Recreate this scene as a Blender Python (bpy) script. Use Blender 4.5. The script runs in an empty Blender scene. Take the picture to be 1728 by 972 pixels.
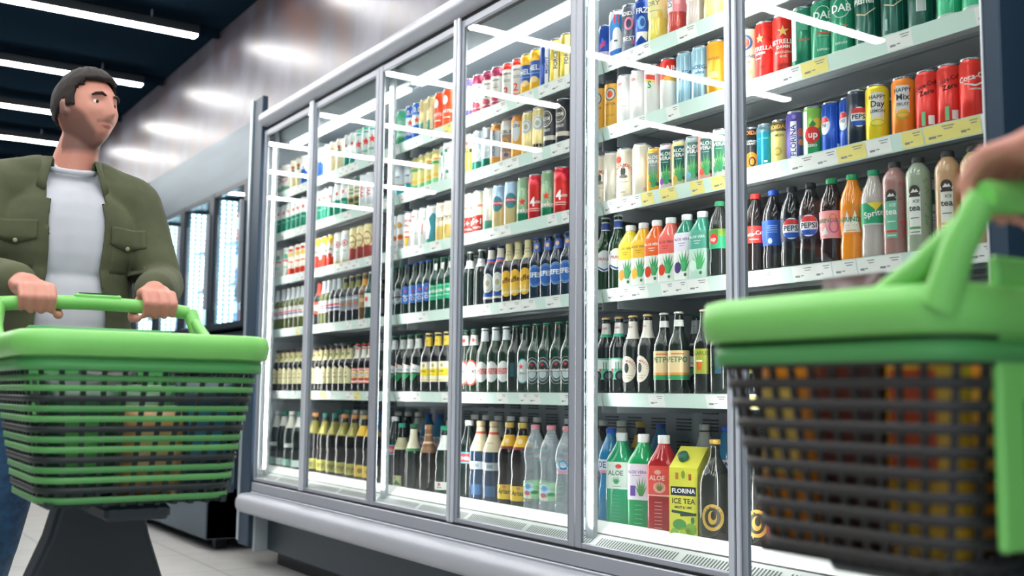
import bpy, bmesh, math, random
from math import sin, cos, pi, radians, atan2, sqrt
from mathutils import Vector, Matrix, noise
from mathutils.bvhtree import BVHTree

sc = bpy.context.scene
COL = sc.collection
random.seed(7)

# ------------------------------------------------------------------ camera, world, exposure
HC = 0.90                                   # eye height of the camera
cam_d = bpy.data.cameras.new('camera')
cam = bpy.data.objects.new('camera', cam_d)
COL.objects.link(cam)
Rv = Vector((0.55165, 0.83401, 0.01044)); Uv = Vector((0.07745, -0.06369, 0.99496)); Fv = Vector((-0.83047, 0.54806, 0.09973))
cam.matrix_world = Matrix(((Rv.x, Uv.x, -Fv.x, 0), (Rv.y, Uv.y, -Fv.y, 0), (Rv.z, Uv.z, -Fv.z, HC), (0, 0, 0, 1)))
cam_d.sensor_width = 36
cam_d.lens = 36 * 1795.2 / 1728
cam_d.clip_start = 0.02
cam_d.dof.use_dof = True
cam_d.dof.focus_distance = 2.9
cam_d.dof.aperture_fstop = 3.2
sc.camera = cam

world = bpy.data.worlds.new('world'); sc.world = world
world.use_nodes = True
wb = world.node_tree.nodes['Background']
wb.inputs[0].default_value = (0.62, 0.78, 0.88, 1)
wb.inputs[1].default_value = 0.8
sc.view_settings.view_transform = 'Standard'
sc.view_settings.look = 'None'
sc.view_settings.exposure = 1.0
sc.view_settings.gamma = 1.0
sc.view_settings.use_curve_mapping = False
CEIL_Z = 3.30
LIGHT_POWER = 26.0       # ceiling tubes
LED_POWER = 23.0          # tubes inside the refrigerator
FREEZER_POWER = 8.0

# ------------------------------------------------------------------ colour and material helpers
def lin(h):
    h = h.lstrip('#')
    r = [int(h[i:i+2], 16) / 255 for i in (0, 2, 4)]
    return tuple((c / 12.92 if c <= 0.04045 else ((c + 0.055) / 1.055) ** 2.4) for c in r)
_m = {}
def mat(c, rough=0.5, metal=0.0, emit=0.0, trans=0.0, coat=0.0, ior=1.45, alpha=1.0, name='paint'):
    k = (c, rough, metal, emit, trans, coat, ior, alpha)
    if k in _m: return _m[k]
    m = bpy.data.materials.new(name); m.use_nodes = True
    b = m.node_tree.nodes['Principled BSDF']
    col = lin(c) if isinstance(c, str) else c
    b.inputs['Base Color'].default_value = (*col, 1)
    b.inputs['Roughness'].default_value = rough
    b.inputs['Metallic'].default_value = metal
    b.inputs['IOR'].default_value = ior
    if trans: b.inputs['Transmission Weight'].default_value = trans
    if coat:
        b.inputs['Coat Weight'].default_value = coat; b.inputs['Coat Roughness'].default_value = 0.06
    if emit:
        b.inputs['Emission Color'].default_value = (*col, 1); b.inputs['Emission Strength'].default_value = emit
    _m[k] = m
    return m
def noisy(name, c1, c2, scale=5, rough=(0.4, 0.6), metal=0, detail=6, bump=0.0, stretch=(1, 1, 1), c3=None, lo=0.35, hi=0.65):
    m = bpy.data.materials.new(name); m.use_nodes = True
    nt = m.node_tree; b = nt.nodes['Principled BSDF']
    tc = nt.nodes.new('ShaderNodeTexCoord'); mp = nt.nodes.new('ShaderNodeMapping'); mp.inputs['Scale'].default_value = stretch
    nz = nt.nodes.new('ShaderNodeTexNoise'); nz.inputs['Scale'].default_value = scale; nz.inputs['Detail'].default_value = detail
    cr = nt.nodes.new('ShaderNodeValToRGB')
    cr.color_ramp.elements[0].position = lo; cr.color_ramp.elements[1].position = hi
    cr.color_ramp.elements[0].color = (*lin(c1), 1); cr.color_ramp.elements[1].color = (*lin(c2), 1)
    if c3:
        e = cr.color_ramp.elements.new((lo + hi) / 2); e.color = (*lin(c3), 1)
    nt.links.new(tc.outputs['Object'], mp.inputs[0]); nt.links.new(mp.outputs[0], nz.inputs['Vector'])
    nt.links.new(nz.outputs['Fac'], cr.inputs[0]); nt.links.new(cr.outputs[0], b.inputs['Base Color'])
    mr = nt.nodes.new('ShaderNodeMapRange'); mr.inputs['To Min'].default_value = rough[0]; mr.inputs['To Max'].default_value = rough[1]
    nt.links.new(nz.outputs['Fac'], mr.inputs['Value']); nt.links.new(mr.outputs[0], b.inputs['Roughness'])
    b.inputs['Metallic'].default_value = metal
    if bump:
        bp = nt.nodes.new('ShaderNodeBump'); bp.inputs['Strength'].default_value = bump; bp.inputs['Distance'].default_value = 0.01
        nt.links.new(nz.outputs['Fac'], bp.inputs['Height']); nt.links.new(bp.outputs[0], b.inputs['Normal'])
    return m
def pane_material(tint, ior=1.5, rough=0.0, cloud=0.0):
    m = bpy.data.materials.new('glass_pane'); m.use_nodes = True
    nt = m.node_tree; nt.nodes.clear()
    o = nt.nodes.new('ShaderNodeOutputMaterial'); mx = nt.nodes.new('ShaderNodeMixShader')
    t = nt.nodes.new('ShaderNodeBsdfTransparent'); g = nt.nodes.new('ShaderNodeBsdfGlossy'); f = nt.nodes.new('ShaderNodeFresnel')
    t.inputs[0].default_value = (*tint, 1); g.inputs['Roughness'].default_value = rough; g.inputs[0].default_value = (1, 1, 1, 1)
    ge = nt.nodes.new('ShaderNodeNewGeometry'); ma = nt.nodes.new('ShaderNodeMath'); ma.operation = 'MULTIPLY_ADD'
    ma.inputs[1].default_value = 1 / ior - ior; ma.inputs[2].default_value = ior        # same reflectance from either face
    nt.links.new(ge.outputs['Backfacing'], ma.inputs[0]); nt.links.new(ma.outputs[0], f.inputs[0])
    nt.links.new(f.outputs[0], mx.inputs[0]); nt.links.new(t.outputs[0], mx.inputs[1]); nt.links.new(g.outputs[0], mx.inputs[2])
    if cloud:                                            # slightly milky plastic
        df = nt.nodes.new('ShaderNodeBsdfDiffuse'); df.inputs[0].default_value = (0.85, 0.93, 0.97, 1); m2 = nt.nodes.new('ShaderNodeMixShader'); m2.inputs[0].default_value = cloud
        nt.links.new(mx.outputs[0], m2.inputs[1]); nt.links.new(df.outputs[0], m2.inputs[2]); nt.links.new(m2.outputs[0], o.inputs[0])
    else: nt.links.new(mx.outputs[0], o.inputs[0])
    return m

# ------------------------------------------------------------------ mesh builder
class G:
    def __init__(s): s.v = []; s.f = []; s.m = []; s.mats = []; s.s = []
    def mi(s, m):
        if m not in s.mats: s.mats.append(m)
        return s.mats.index(m)
    def add(s, vs, fs, m, smooth=False):
        o = len(s.v); k = s.mi(m); s.v += [tuple(p) for p in vs]
        for f in fs:
            s.f.append([o + i for i in f]); s.m.append(k); s.s.append(smooth)
    def box(s, x0, x1, y0, y1, z0, z1, m, M=None, c=0.0):
        if c:
            # chamfered box
            xs = (x0, x1); ys = (y0, y1); zs = (z0, z1); V = []; idx = {}
            for i in (0, 1):
                for j in (0, 1):
                    for k in (0, 1):
                        sx = c if i == 0 else -c; sy = c if j == 0 else -c; sz = c if k == 0 else -c
                        for a, p in (('x', (xs[i], ys[j] + sy, zs[k] + sz)), ('y', (xs[i] + sx, ys[j], zs[k] + sz)), ('z', (xs[i] + sx, ys[j] + sy, zs[k]))):
                            idx[(i, j, k, a)] = len(V); V.append(p)
            F = []
            for i in (0, 1):
                q = [idx[(i, j, k, 'x')] for j, k in ((0, 0), (1, 0), (1, 1), (0, 1))]; F.append(q if i else q[::-1])
                q = [idx[(j, i, k, 'y')] for j, k in ((0, 0), (1, 0), (1, 1), (0, 1))]; F.append(q[::-1] if i else q)
                q = [idx[(j, k, i, 'z')] for j, k in ((0, 0), (1, 0), (1, 1), (0, 1))]; F.append(q if i else q[::-1])
            for i in (0, 1):
                for j in (0, 1):
                    F.append([idx[(i, j, 0, 'x')], idx[(i, j, 1, 'x')], idx[(i, j, 1, 'y')], idx[(i, j, 0, 'y')]])
                    F.append([idx[(i, 0, j, 'x')], idx[(i, 1, j, 'x')], idx[(i, 1, j, 'z')], idx[(i, 0, j, 'z')]])
                    F.append([idx[(0, i, j, 'y')], idx[(1, i, j, 'y')], idx[(1, i, j, 'z')], idx[(0, i, j, 'z')]])
                    for k in (0, 1): F.append([idx[(i, j, k, 'x')], idx[(i, j, k, 'y')], idx[(i, j, k, 'z')]])
        else:
            V = [(x, y, z) for x in (x0, x1) for y in (y0, y1) for z in (z0, z1)]
            F = [(0, 1, 3, 2), (4, 6, 7, 5), (0, 4, 5, 1), (2, 3, 7, 6), (0, 2, 6, 4), (1, 5, 7, 3)]
        if M: V = [M @ Vector(p) for p in V]
        s.add(V, F, m)
    def lathe(s, prof, m, n=28, rf=None, cap0=True, cap1=True, org=(0, 0, 0)):
        # prof: list of (r, z) or (r, z, material above this ring)
        V = []; cur = m; seg = []
        for p in prof:
            r, z = p[0], p[1]
            if len(p) > 2 and p[2] is not None: cur = p[2]
            seg.append(cur)
            for i in range(n):
                t = 2 * pi * i / n
                rr = rf(t, z, r) if rf else r
                V.append((org[0] + rr * sin(t), org[1] - rr * cos(t), org[2] + z))
        by = {}
        for k in range(len(prof) - 1):
            for i in range(n):
                j = (i + 1) % n
                by.setdefault(id(seg[k]), (seg[k], []))[1].append((k*n+i, k*n+j, (k+1)*n+j, (k+1)*n+i))
        o = len(s.v); s.v += V
        for mm, fs in by.values():
            q = s.mi(mm)
            for f in fs: s.f.append([o + a for a in f]); s.m.append(q); s.s.append(True)
        if cap0 and prof[0][0] > 1e-5: s.f.append([o + i for i in range(n)][::-1]); s.m.append(s.mi(seg[0])); s.s.append(False)
        if cap1 and prof[-1][0] > 1e-5: s.f.append([o + (len(prof)-1)*n + i for i in range(n)]); s.m.append(s.mi(seg[-1])); s.s.append(False)
    def tube(s, pts, r, m, n=10, closed=False):
        P = [Vector(p) for p in pts]; L = len(P); V = []; F = []
        rr = r if isinstance(r, (list, tuple)) else [r] * L
        up = Vector((0, 0, 1)); prev = None
        for i, p in enumerate(P):
            a = P[(i - 1) % L] if (i or closed) else p; b = P[(i + 1) % L] if (i < L - 1 or closed) else p
            d = (b - a).normalized()
            if prev is None:
                x = d.cross(up)
                if x.length < 0.1: x = d.cross(Vector((1, 0, 0)))
            else: x = prev - d * prev.dot(d)
            x.normalize(); prev = x; y = d.cross(x)
            for k in range(n):
                t = 2 * pi * k / n; V.append(p + (x * cos(t) + y * sin(t)) * rr[i])
        for i in range(L if closed else L - 1):
            for k in range(n):
                a = i * n + k; b = i * n + (k + 1) % n; c = ((i + 1) % L) * n
                F.append((a, b, c + (k + 1) % n, c + k))
        s.add(V, F, m, True)
        if not closed:
            s.add(V[:n], [list(range(n))[::-1]], m); s.add(V[-n:], [list(range(n))], m)
    def sweep(s, prof, path, m, closed_prof=True, closed=False, smooth=True):
        """prof (a,z) outward/up offsets swept along a plan path of (x,y,nx,ny)"""
        n = len(prof); V = []; F = []
        for (x, y, nx, ny) in path:
            for a, z in prof: V.append((x + nx * a, y + ny * a, z))
        L = len(path)
        for i in range(L if closed else L - 1):
            for k in range(n if closed_prof else n - 1):
                j = (i + 1) % L; kk = (k + 1) % n
                F.append((i*n+k, j*n+k, j*n+kk, i*n+kk))
        s.add(V, F, m, smooth)
        if not closed and closed_prof:
            s.add(V[:n], [list(range(n))], m); s.add(V[-n:], [list(range(n))[::-1]], m)
    def ellipsoid(s, c, rad, m, R=None, nu=20, nv=12):
        V = []; F = []
        for j in range(nv + 1):
            ph = -pi / 2 + pi * j / nv
            for i in range(nu):
                t = 2 * pi * i / nu
                p = Vector((rad[0] * cos(ph) * cos(t), rad[1] * cos(ph) * sin(t), rad[2] * sin(ph)))
                if R: p = R @ p
                V.append(Vector(c) + p)
        for j in range(nv):
            for i in range(nu):
                F.append((j*nu+i, j*nu+(i+1) % nu, (j+1)*nu+(i+1) % nu, (j+1)*nu+i))
        s.add(V, F, m, True)
    def limb(s, p0, r0, p1, r1, m, n=16):
        p0 = Vector(p0); p1 = Vector(p1); d = p1 - p0; L = d.length; d.normalize()
        x = d.orthogonal().normalized(); y = d.cross(x); V = []; F = []; rings = []
        for k in range(5): a = -pi / 2 + pi / 2 * k / 4; rings.append((p0 + d * r0 * sin(a), r0 * cos(a)))
        for k in range(5): a = pi / 2 * k / 4; rings.append((p1 + d * r1 * sin(a), r1 * cos(a)))
        for c, r in rings:
            for i in range(n): t = 2 * pi * i / n; V.append(c + (x * cos(t) + y * sin(t)) * max(r, 1e-4))
        for k in range(len(rings) - 1):
            for i in range(n): F.append((k*n+i, k*n+(i+1) % n, (k+1)*n+(i+1) % n, (k+1)*n+i))
        F.append(list(range(n))[::-1]); F.append([(len(rings)-1)*n + i for i in range(n)])
        s.add(V, F, m, True)
    def mesh(s, name):
        me = bpy.data.meshes.new(name); me.from_pydata(s.v, [], s.f)
        for m in s.mats: me.materials.append(m)
        me.polygons.foreach_set('material_index', s.m); me.polygons.foreach_set('use_smooth', s.s)
        me.update(); return me
    def obj(s, name, parent=None, loc=None):
        o = bpy.data.objects.new(name, s.mesh(name)); COL.objects.link(o)
        if parent: o.parent = parent
        if loc: o.location = loc
        return o
def thing(name, label, cat, loc=(0, 0, 0), rz=0.0, group=None):
    o = bpy.data.objects.new(name, None); COL.objects.link(o); o.empty_display_size = 0.05
    o.location = loc; o.rotation_euler = (0, 0, rz); return tag(o, label, cat, group)
def tag(o, label, cat, group=None):
    o['label'] = label; o['category'] = cat
    if group: o['group'] = group
    return o
def struct(g, name):
    o = g.obj(name); o['kind'] = 'structure'; return o
def bevel(o, w, seg=2, angle=0.6):
    b = o.modifiers.new('bevel', 'BEVEL'); b.width = w; b.segments = seg; b.limit_method = 'ANGLE'; b.angle_limit = angle
    return o

# ------------------------------------------------------------------ shared materials
ALU = mat('#9da1aa', 0.42, 0.35, name='brushed_aluminium')
ALU2 = mat('#aeb4bd', 0.35, 0.6, name='aluminium')
DARKMET = mat('#27323b', 0.45, 0.3, name='dark_metal')
NAVY = mat('#24384a', 0.45, 0.1, name='navy_panel')
BLACK = mat('#0d1012', 0.5, name='black')
BLKR = mat('#111416', 0.9, name='black_rubber')
SHELFW = mat('#d9dde0', 0.4, 0.1, name='shelf_paint')
INTW = mat('#c9d0d4', 0.5, 0.0, name='interior_paint')
TOPM = mat((1.0, 0.985, 0.96), 0.4, emit=LED_POWER * 0.32, name='top_tube_diffuser')
LEDM = mat((1.0, 0.985, 0.96), 0.4, emit=LED_POWER, name='led_tube')
CEILM = mat((1.0, 0.985, 0.965), 0.4, emit=LIGHT_POWER, name='ceiling_tube')
GLASS = pane_material((0.965, 0.985, 0.98))
GLASS2 = pane_material((0.94, 0.98, 0.99))

# ================================================================== THE SETTING
floor_m = bpy.data.materials.new('floor_tiles'); floor_m.use_nodes = True
def build_floor_mat():
    nt = floor_m.node_tree; b = nt.nodes['Principled BSDF']
    tc = nt.nodes.new('ShaderNodeTexCoord'); br = nt.nodes.new('ShaderNodeTexBrick'); nz = nt.nodes.new('ShaderNodeTexNoise')
    br.offset = 0.0; br.inputs['Scale'].default_value = 1.0; br.inputs['Brick Width'].default_value = 0.6; br.inputs['Row Height'].default_value = 0.6
    br.inputs['Mortar Size'].default_value = 0.004; br.inputs['Mortar Smooth'].default_value = 0.2
    br.inputs['Color1'].default_value = (*lin('#c9c8c5'), 1); br.inputs['Color2'].default_value = (*lin('#bfbfbd'), 1); br.inputs['Mortar'].default_value = (*lin('#77787a'), 1)
    nz.inputs['Scale'].default_value = 6; nz.inputs['Detail'].default_value = 8
    mx = nt.nodes.new('ShaderNodeMixRGB'); mx.blend_type = 'MULTIPLY'; mx.inputs[0].default_value = 0.35
    nt.links.new(tc.outputs['Object'], br.inputs['Vector']); nt.links.new(tc.outputs['Object'], nz.inputs['Vector'])
    nt.links.new(br.outputs['Color'], mx.inputs[1]); nt.links.new(nz.outputs['Fac'], mx.inputs[2]); nt.links.new(mx.outputs[0], b.inputs['Base Color'])
    b.inputs['Roughness'].default_value = 0.28
build_floor_mat()
g = G(); g.box(-16, 3, -5, 3.2, -0.1, 0, floor_m); struct(g, 'floor')
g = G(); g.box(-16, 3, -5, 3.2, CEIL_Z + 0.12, CEIL_Z + 0.22, mat('#16242f', 0.9, ior=1.0))
for i in range(14): g.box(-15.6 + 1.4 * i, -15.56 + 1.4 * i, -5, 2.26, CEIL_Z + 0.06, CEIL_Z + 0.12, mat('#101b25', 0.9, ior=1.0))
struct(g, 'ceiling')
marble = noisy('mottled_stone', '#5e4743', '#6c6a77', 2.6, (0.26, 0.44), 0.0, 12, 0.12, (1.0, 1, 0.7), '#56525c', 0.34, 0.62)
g = G()
g.box(-16, 3, 2.28, 2.34, 2.36, CEIL_Z + 0.12, marble)
g.box(-16, 3, 3.1, 3.2, 0, CEIL_Z + 0.12, mat('#3a4046', 0.8))
g.box(-16, 3, 2.34, 3.1, 2.60, 2.66, mat('#3a4046', 0.8))
struct(g, 'wall_back')
g = G(); g.box(-16.1, -16, -5, 3.2, 0, CEIL_Z + 0.12, mat('#2c343b', 0.7)); struct(g, 'wall_left')
g = G(); g.box(-16, 3, -5.1, -5, 0, CEIL_Z + 0.12, mat('#5a6268', 0.7)); struct(g, 'wall_front')

# ceiling tubes, hung square to the refrigerator front
LX = [-12.5, -11.0, -9.75, -8.45, -7.04, -5.80, -4.46, -3.1, -1.75, -0.4, 1.0]
def light_label(i, s):
    order = ['farthest', 'second farthest', 'third farthest', 'fourth farthest', 'fifth farthest', 'sixth farthest', 'seventh farthest', 'eighth farthest', 'ninth farthest', 'tenth farthest', 'nearest']
    return 'white ceiling light tube, %s row, %s' % (order[i], 'touching the stone wall end' if s == 0 else 'aisle side segment away from wall')
SEG = {-7.04: ((-1.10, 2.06), (-3.3, -1.95)), -8.45: ((-1.90, 2.06),), -9.75: ((-1.40, 2.06),), -5.80: ((-2.50, 2.06),), -4.46: ((-1.92, 2.06),)}
for i, x in enumerate(LX):
    for s, (y0, y1) in enumerate(SEG.get(x, ((-2.15, 2.06),))):
        t = thing('ceiling_light', light_label(i, s), 'ceiling light', (x, (y0 + y1) / 2, CEIL_Z), 0, 'linear ceiling lights')
        h = (y1 - y0) / 2
        a = G(); a.box(-0.045, 0.045, -h - 0.01, h + 0.01, 0.0, 0.06, mat('#1a2026', 0.5), c=0.004)
        for yy in (-h + 0.3, h - 0.3): a.box(-0.004, 0.004, yy - 0.004, yy + 0.004, 0.06, 0.12, ALU2)
        a.obj('housing', t)
        a = G(); a.box(-0.036, 0.036, -h, h, -0.012, 0.0, CEILM, c=0.003); a.obj('diffuser', t)

# ================================================================== THE REFRIGERATOR
EX = [-5.44, -4.77, -4.057, -3.378, -2.643, -1.956, -1.195]       # edges of the six doors
YG = 1.98                                                        # front plane of the doors
SHZ = [None, 1.98, 1.756, 1.515, 1.234, 0.908, 0.512]            # lip tops: shelves 1-5 and the deck
DZ0, DZ1 = 0.44, 2.302
fr = thing('display_refrigerator', 'long six-door glass-fronted drinks refrigerator with silver door frames', 'refrigerator', (-3.35, 2.0, 0))
fr_off = Vector((3.35, -2.0, 0))
def fpart(g, name, parent=None, bev=0):
    o = g.obj(name, parent or fr)
    if (parent or fr) is fr: o.location = fr_off
    if bev: bevel(o, bev)
    return o
backm = noisy('back_panel', '#7f8a92', '#929ca3', 3, (0.35, 0.5), 0.3, 2, 0, (0.2, 1, 1))
X0, X1 = -5.64, -1.185
g = G()
g.box(X0, X1, 2.62, 2.70, 0.30, 2.36, backm)
for z0 in (0.70, 0.78, 0.84):                                   # louvred air slots in the back panel
    x = X0 + 0.06
    while x < X1 - 0.1:
        for k in range(4): g.box(x, x + 0.07, 2.612, 2.62, z0 + 0.012 * k, z0 + 0.012 * k + 0.005, mat('#2b3338', 0.6))
        x += 0.135
fpart(g, 'back_panel')
g = G()
g.box(X0, X1, 2.00, 2.70, 2.335, 2.42, mat('#aab2b8', 0.5)); g.box(X0, X1, 2.62, 2.75, 0.1, 0.30, DARKMET)
g.box(X0, X0 + 0.03, 2.02, 2.70, 0.30, 2.335, INTW); g.box(X1 - 0.03, X1, 2.02, 2.70, 0.30, 2.335, INTW)
fpart(g, 'cabinet_shell')
# light canopy inside the top: sloped white reflector that carries the long tube
g = G()
g.add([(X0 + .03, 2.05, 2.335), (X1 - .03, 2.05, 2.335), (X1 - .03, 2.09, 2.245), (X0 + .03, 2.09, 2.245), (X0 + .03, 2.10, 2.245), (X1 - .03, 2.10, 2.245), (X1 - .03, 2.30, 2.335), (X0 + .03, 2.30, 2.335)],
      [(0, 1, 2, 3), (3, 2, 5, 4), (4, 5, 6, 7)], mat('#98a1a6', 0.45))
g.box(X0 + .03, X1 - .03, 2.30, 2.62, 2.325, 2.336, mat('#9aa3aa', 0.5))
fpart(g, 'light_canopy')
for i in range(3):
    g = G(); a, b = EX[2 * i] + 0.05, EX[2 * i + 2] - 0.05
    g.box(a, b, 2.108, 2.166, 2.236, 2.252, TOPM, c=0.003); fpart(g, 'top_tube')
# upright tubes at the module joints; hidden ones added behind other mullions brighten shelves
for x in (EX[0] + 0.016, EX[1] * 1.0253, EX[2] + 0.014, EX[3] * 1.0253, EX[4] + 0.012, EX[5] * 1.0253, EX[6] - 0.015):
    g = G(); g.box(x - 0.0045, x + 0.0045, 2.028, 2.038, 0.50, 2.22, LEDM, c=0.003); fpart(g, 'upright_tube')
for x in (EX[0] + 0.01, EX[2] + 0.008, EX[4] + 0.006):
    g = G(); g.box(x - 0.026, x + 0.012, 2.039, 2.056, 0.46, 2.30, mat('#8f989d', 0.5)); fpart(g, 'tube_holder')
# deck with white front lip and slotted air grille
g = G()
g.box(X0 + .03, X1 - .03, 2.098, 2.62, 0.465, 0.500, mat('#c9cfd2', 0.45))
g.add([(X0 + .03, 2.098, 0.512), (X1 - .03, 2.098, 0.512), (X1 - .03, 2.064, 0.481), (X0 + .03, 2.064, 0.481), (X0 + .03, 2.104, 0.512), (X1 - .03, 2.104, 0.512), (X1 - .03, 2.104, 0.46), (X0 + .03, 2.104, 0.46)],
      [(3, 2, 1, 0), (0, 1, 5, 4), (4, 5, 6, 7), (7, 6, 2, 3)], mat('#eef0ee', 0.4))
fpart(g, 'bottom_deck')
g = G()
gr1 = mat('#c3cbc8', 0.5)
g.add([(X0 + .03, 2.060, 0.477), (X1 - .03, 2.060, 0.477), (X1 - .03, 2.012, 0.444), (X0 + .03, 2.012, 0.444)], [(3, 2, 1, 0)], gr1)
g.box(X0 + .03, X1 - .03, 2.012, 2.10, 0.432, 0.444, gr1)
x = X0 + 0.05; dk = mat('#2f3a3a', 0.6)
nrm = Vector((0, -0.566, 0.824))
k = 0
while x < X1 - 0.05:
    if k % 30 < 28:
        p0 = Vector((x, 2.022, 0.4509)) + nrm * 0.0008; p1 = Vector((x, 2.048, 0.4688)) + nrm * 0.0008
        g.add([p0, p0 + Vector((0.0055, 0, 0)), p1 + Vector((0.0055, 0, 0)), p1], [(0, 1, 2, 3)], dk)
    x += 0.0125; k += 1
g.add([(X0 + .03, 2.064, 0.481), (X1 - .03, 2.064, 0.481), (X1 - .03, 2.060, 0.477), (X0 + .03, 2.060, 0.477)], [(3, 2, 1, 0)], BLACK)
fpart(g, 'air_grille')
# sill, bumper, kick plate
g = G()
XS = -5.444
g.box(XS, X1, 1.975, 2.10, 0.385, 0.432, ALU, c=0.003)
g.box(XS, X1, 1.968, 2.10, 0.362, 0.384, ALU, c=0.003)
g.box(XS, X1, 1.975, 2.10, 0.315, 0.361, mat('#a3aab3', 0.4, 0.3), c=0.003)
g.box(XS, X1, 1.985, 2.05, 0.432, 0.438, BLACK)
fpart(g, 'sill')
g = G()
prof = []
for k in range(13):
    a = -pi / 2 + pi * k / 12
    prof.append((1.955 - 0.055 * cos(a) ** 0.7 if abs(cos(a)) > 1e-6 else 1.955, 0.325 + 0.05 * sin(a)))
prof = [(p[0], p[1]) for p in prof] + [(1.985, 0.375), (1.985, 0.275)]
g.sweep([(0, 0)] * 0 + [(p[0] - 1.955, p[1]) for p in prof], [(-5.47, 1.955, 0, 1), (X1, 1.955, 0, 1)], mat('#a3a6ae', 0.42, 0.15))
fpart(g, 'bumper')
g = G()
g.box(-5.41, X1, 2.06, 2.10, 0.085, 0.30, mat('#303d48', 0.35, 0.4)); g.box(-5.44, X1, 2.13, 2.18, 0.0, 0.10, mat('#161d23', 0.5))
g.box(-5.44, -5.41, 1.99, 2.06, 0.08, 0.30, mat('#9ea6a8', 0.5))
for x in (-5.2, -4.5, -3.8, -3.1): g.lathe([(0.0, -0.003), (0.006, -0.002), (0.006, 0.0)], ALU2, 8, org=(x, 2.13, 0.06))
fpart(g, 'kick_plate')
# round top rail and black joint above
g = G(); g.tube([(-5.445, 1.985, 2.365), (X1, 1.985, 2.365)], 0.040, mat('#b6bac2', 0.38, 0.35), 20); fpart(g, 'top_rail')
g = G(); g.box(X0, X1, 1.998, 2.30, 2.404, 2.412, BLACK); g.box(X0, X1, 2.0, 2.06, 2.303, 2.34, BLACK); fpart(g, 'joint_strip')

# shelves with price rails
mint = mat('#d3e9df', 0.35); tagw = mat('#f1f2ee', 0.4); tagy = mat('#f2e48a', 0.4); ink = mat('#8b9094', 0.6)
shelf_low = mat('#a9b0b4', 0.45, 0.2)
def strip_tags(g, xa, xb, z, rnd, scheme):
    # tag cards and printing on the leaning price rail
    def P(x, t, e): return (x, 2.0825 + 0.010 * t - 0.0006 * e, z - 0.041 * t - 0.0001 * e)
    def q(x0, x1, t0, t1, m, e, sk=0.0): g.add([P(x0, t1, e), P(x1, t1, e), P(x1 + sk, t0, e), P(x0 + sk, t0, e)], [(0, 1, 2, 3)], m)
    x = xa + rnd.uniform(0.0, 0.03)
    while x < xb - 0.05:
        w = rnd.choice([0.055, 0.07, 0.085])
        pr_ = rnd.random(); wt, yt = scheme
        if pr_ < wt + yt:
            q(x, x + w, 0.06, 0.94, tagw if pr_ < wt else tagy, 1)
            q(x + w * 0.55, x + w * 0.92, 0.18, 0.23, ink, 2); q(x + w * 0.60, x + w * 0.86, 0.32, 0.37, ink, 2)
            q(x + w * 0.12, x + w * 0.34, 0.62, 0.74, ink, 2); q(x + w * 0.38, x + w * 0.52, 0.62, 0.68, ink, 2)
        x += w + rnd.choice([0.0, 0.002, 0.004, 0.03, 0.06])
bays = [(X0 + 0.035, EX[2] - 0.004), (EX[2] + 0.004, EX[4] - 0.004), (EX[4] + 0.004, X1 - 0.035)]
for r in range(1, 6):
    z = SHZ[r]
    for bi, (a, b) in enumerate(bays):
        # each bay carries one deep shelf
        g = G()
        g.box(a, b, 2.096, 2.56, z - 0.012, z - 0.002, SHELFW)
        g.box(a, b, 2.094, 2.098, z - 0.040, z - 0.002, SHELFW)
        for k in range(3): g.box(a, b, 2.20 + 0.15 * k, 2.215 + 0.15 * k, z - 0.020, z - 0.012, shelf_low)
        sh = fpart(g, 'shelf')
        g = G()
        g.add([(a, 2.0925, z - 0.041), (b, 2.0925, z - 0.041), (b, 2.0825, z), (a, 2.0825, z), (a, 2.0945, z - 0.041), (b, 2.0945, z - 0.041), (b, 2.0945, z), (a, 2.0945, z)],
              [(0, 1, 2, 3), (3, 2, 6, 7), (0, 4, 5, 1), (5, 4, 7, 6), (1, 5, 6, 2), (0, 3, 7, 4)], mint)
        rnd = random.Random(r * 10 + bi)
        scheme = {(3, 2): (0.35, 0.55), (4, 2): (0.95, 0), (5, 2): (0.35, 0.45), (2, 2): (0.45, 0.1)}.get((r, bi), (0.62, 0.03))
        strip_tags(g, a, b, z, rnd, scheme)
        pr_o = g.obj('price_rail', sh)
        for x in (a + 0.03, b - 0.04): g = G(); g.box(x, x + 0.006, 2.12, 2.60, z - 0.062, z - 0.012, shelf_low); g.obj('shelf_bracket', sh)

# doors
handle_m = mat('#ccd0d8', 0.35, 0.4)
for i in range(6):
    a, b = EX[i] + 0.002, EX[i + 1] - 0.002
    d = bpy.data.objects.new('door', None); COL.objects.link(d); d.parent = fr; d.location = fr_off
    g = G(); w = 0.030; yb = YG + 0.016
    g.box(a, a + w, YG, yb, DZ0, DZ1, ALU, c=0.003); g.box(b - w, b, YG, yb, DZ0, DZ1, ALU, c=0.003)
    g.box(a + w, b - w, YG + 0.002, yb, DZ1 - 0.030, DZ1, ALU, c=0.003); g.box(a + w, b - w, YG + 0.002, yb, DZ0, DZ0 + 0.018, ALU, c=0.003)
    for xx in (a + w, b - w - 0.004): g.box(xx, xx + 0.004, YG + 0.002, YG + 0.0075, DZ0 + 0.018, DZ1 - 0.03, mat('#5d6870', 0.5))
    g.obj('door_frame', d)
    g = G(); g.box(a + w - 0.004, b - w + 0.004, YG + 0.008, YG + 0.013, DZ0 + 0.014, DZ1 - 0.025, GLASS); g.obj('glass_pane', d)
    g = G(); g.box(a + w - 0.003, b - w + 0.003, YG + 0.0135, YG + 0.022, DZ0 + 0.004, DZ0 + 0.012, mat('#d5dad8', 0.4))
    g.obj('inner_seal', d)
    if i % 2 == 0: xx0, xx1 = b - 0.022, b - 0.002
    else: xx0, xx1 = a + 0.002, a + 0.014
    g = G(); g.box(xx0, xx1, YG - 0.014, YG, DZ0 + 0.0, DZ1 + 0.012, handle_m, c=0.004); g.obj('handle', d)

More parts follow.
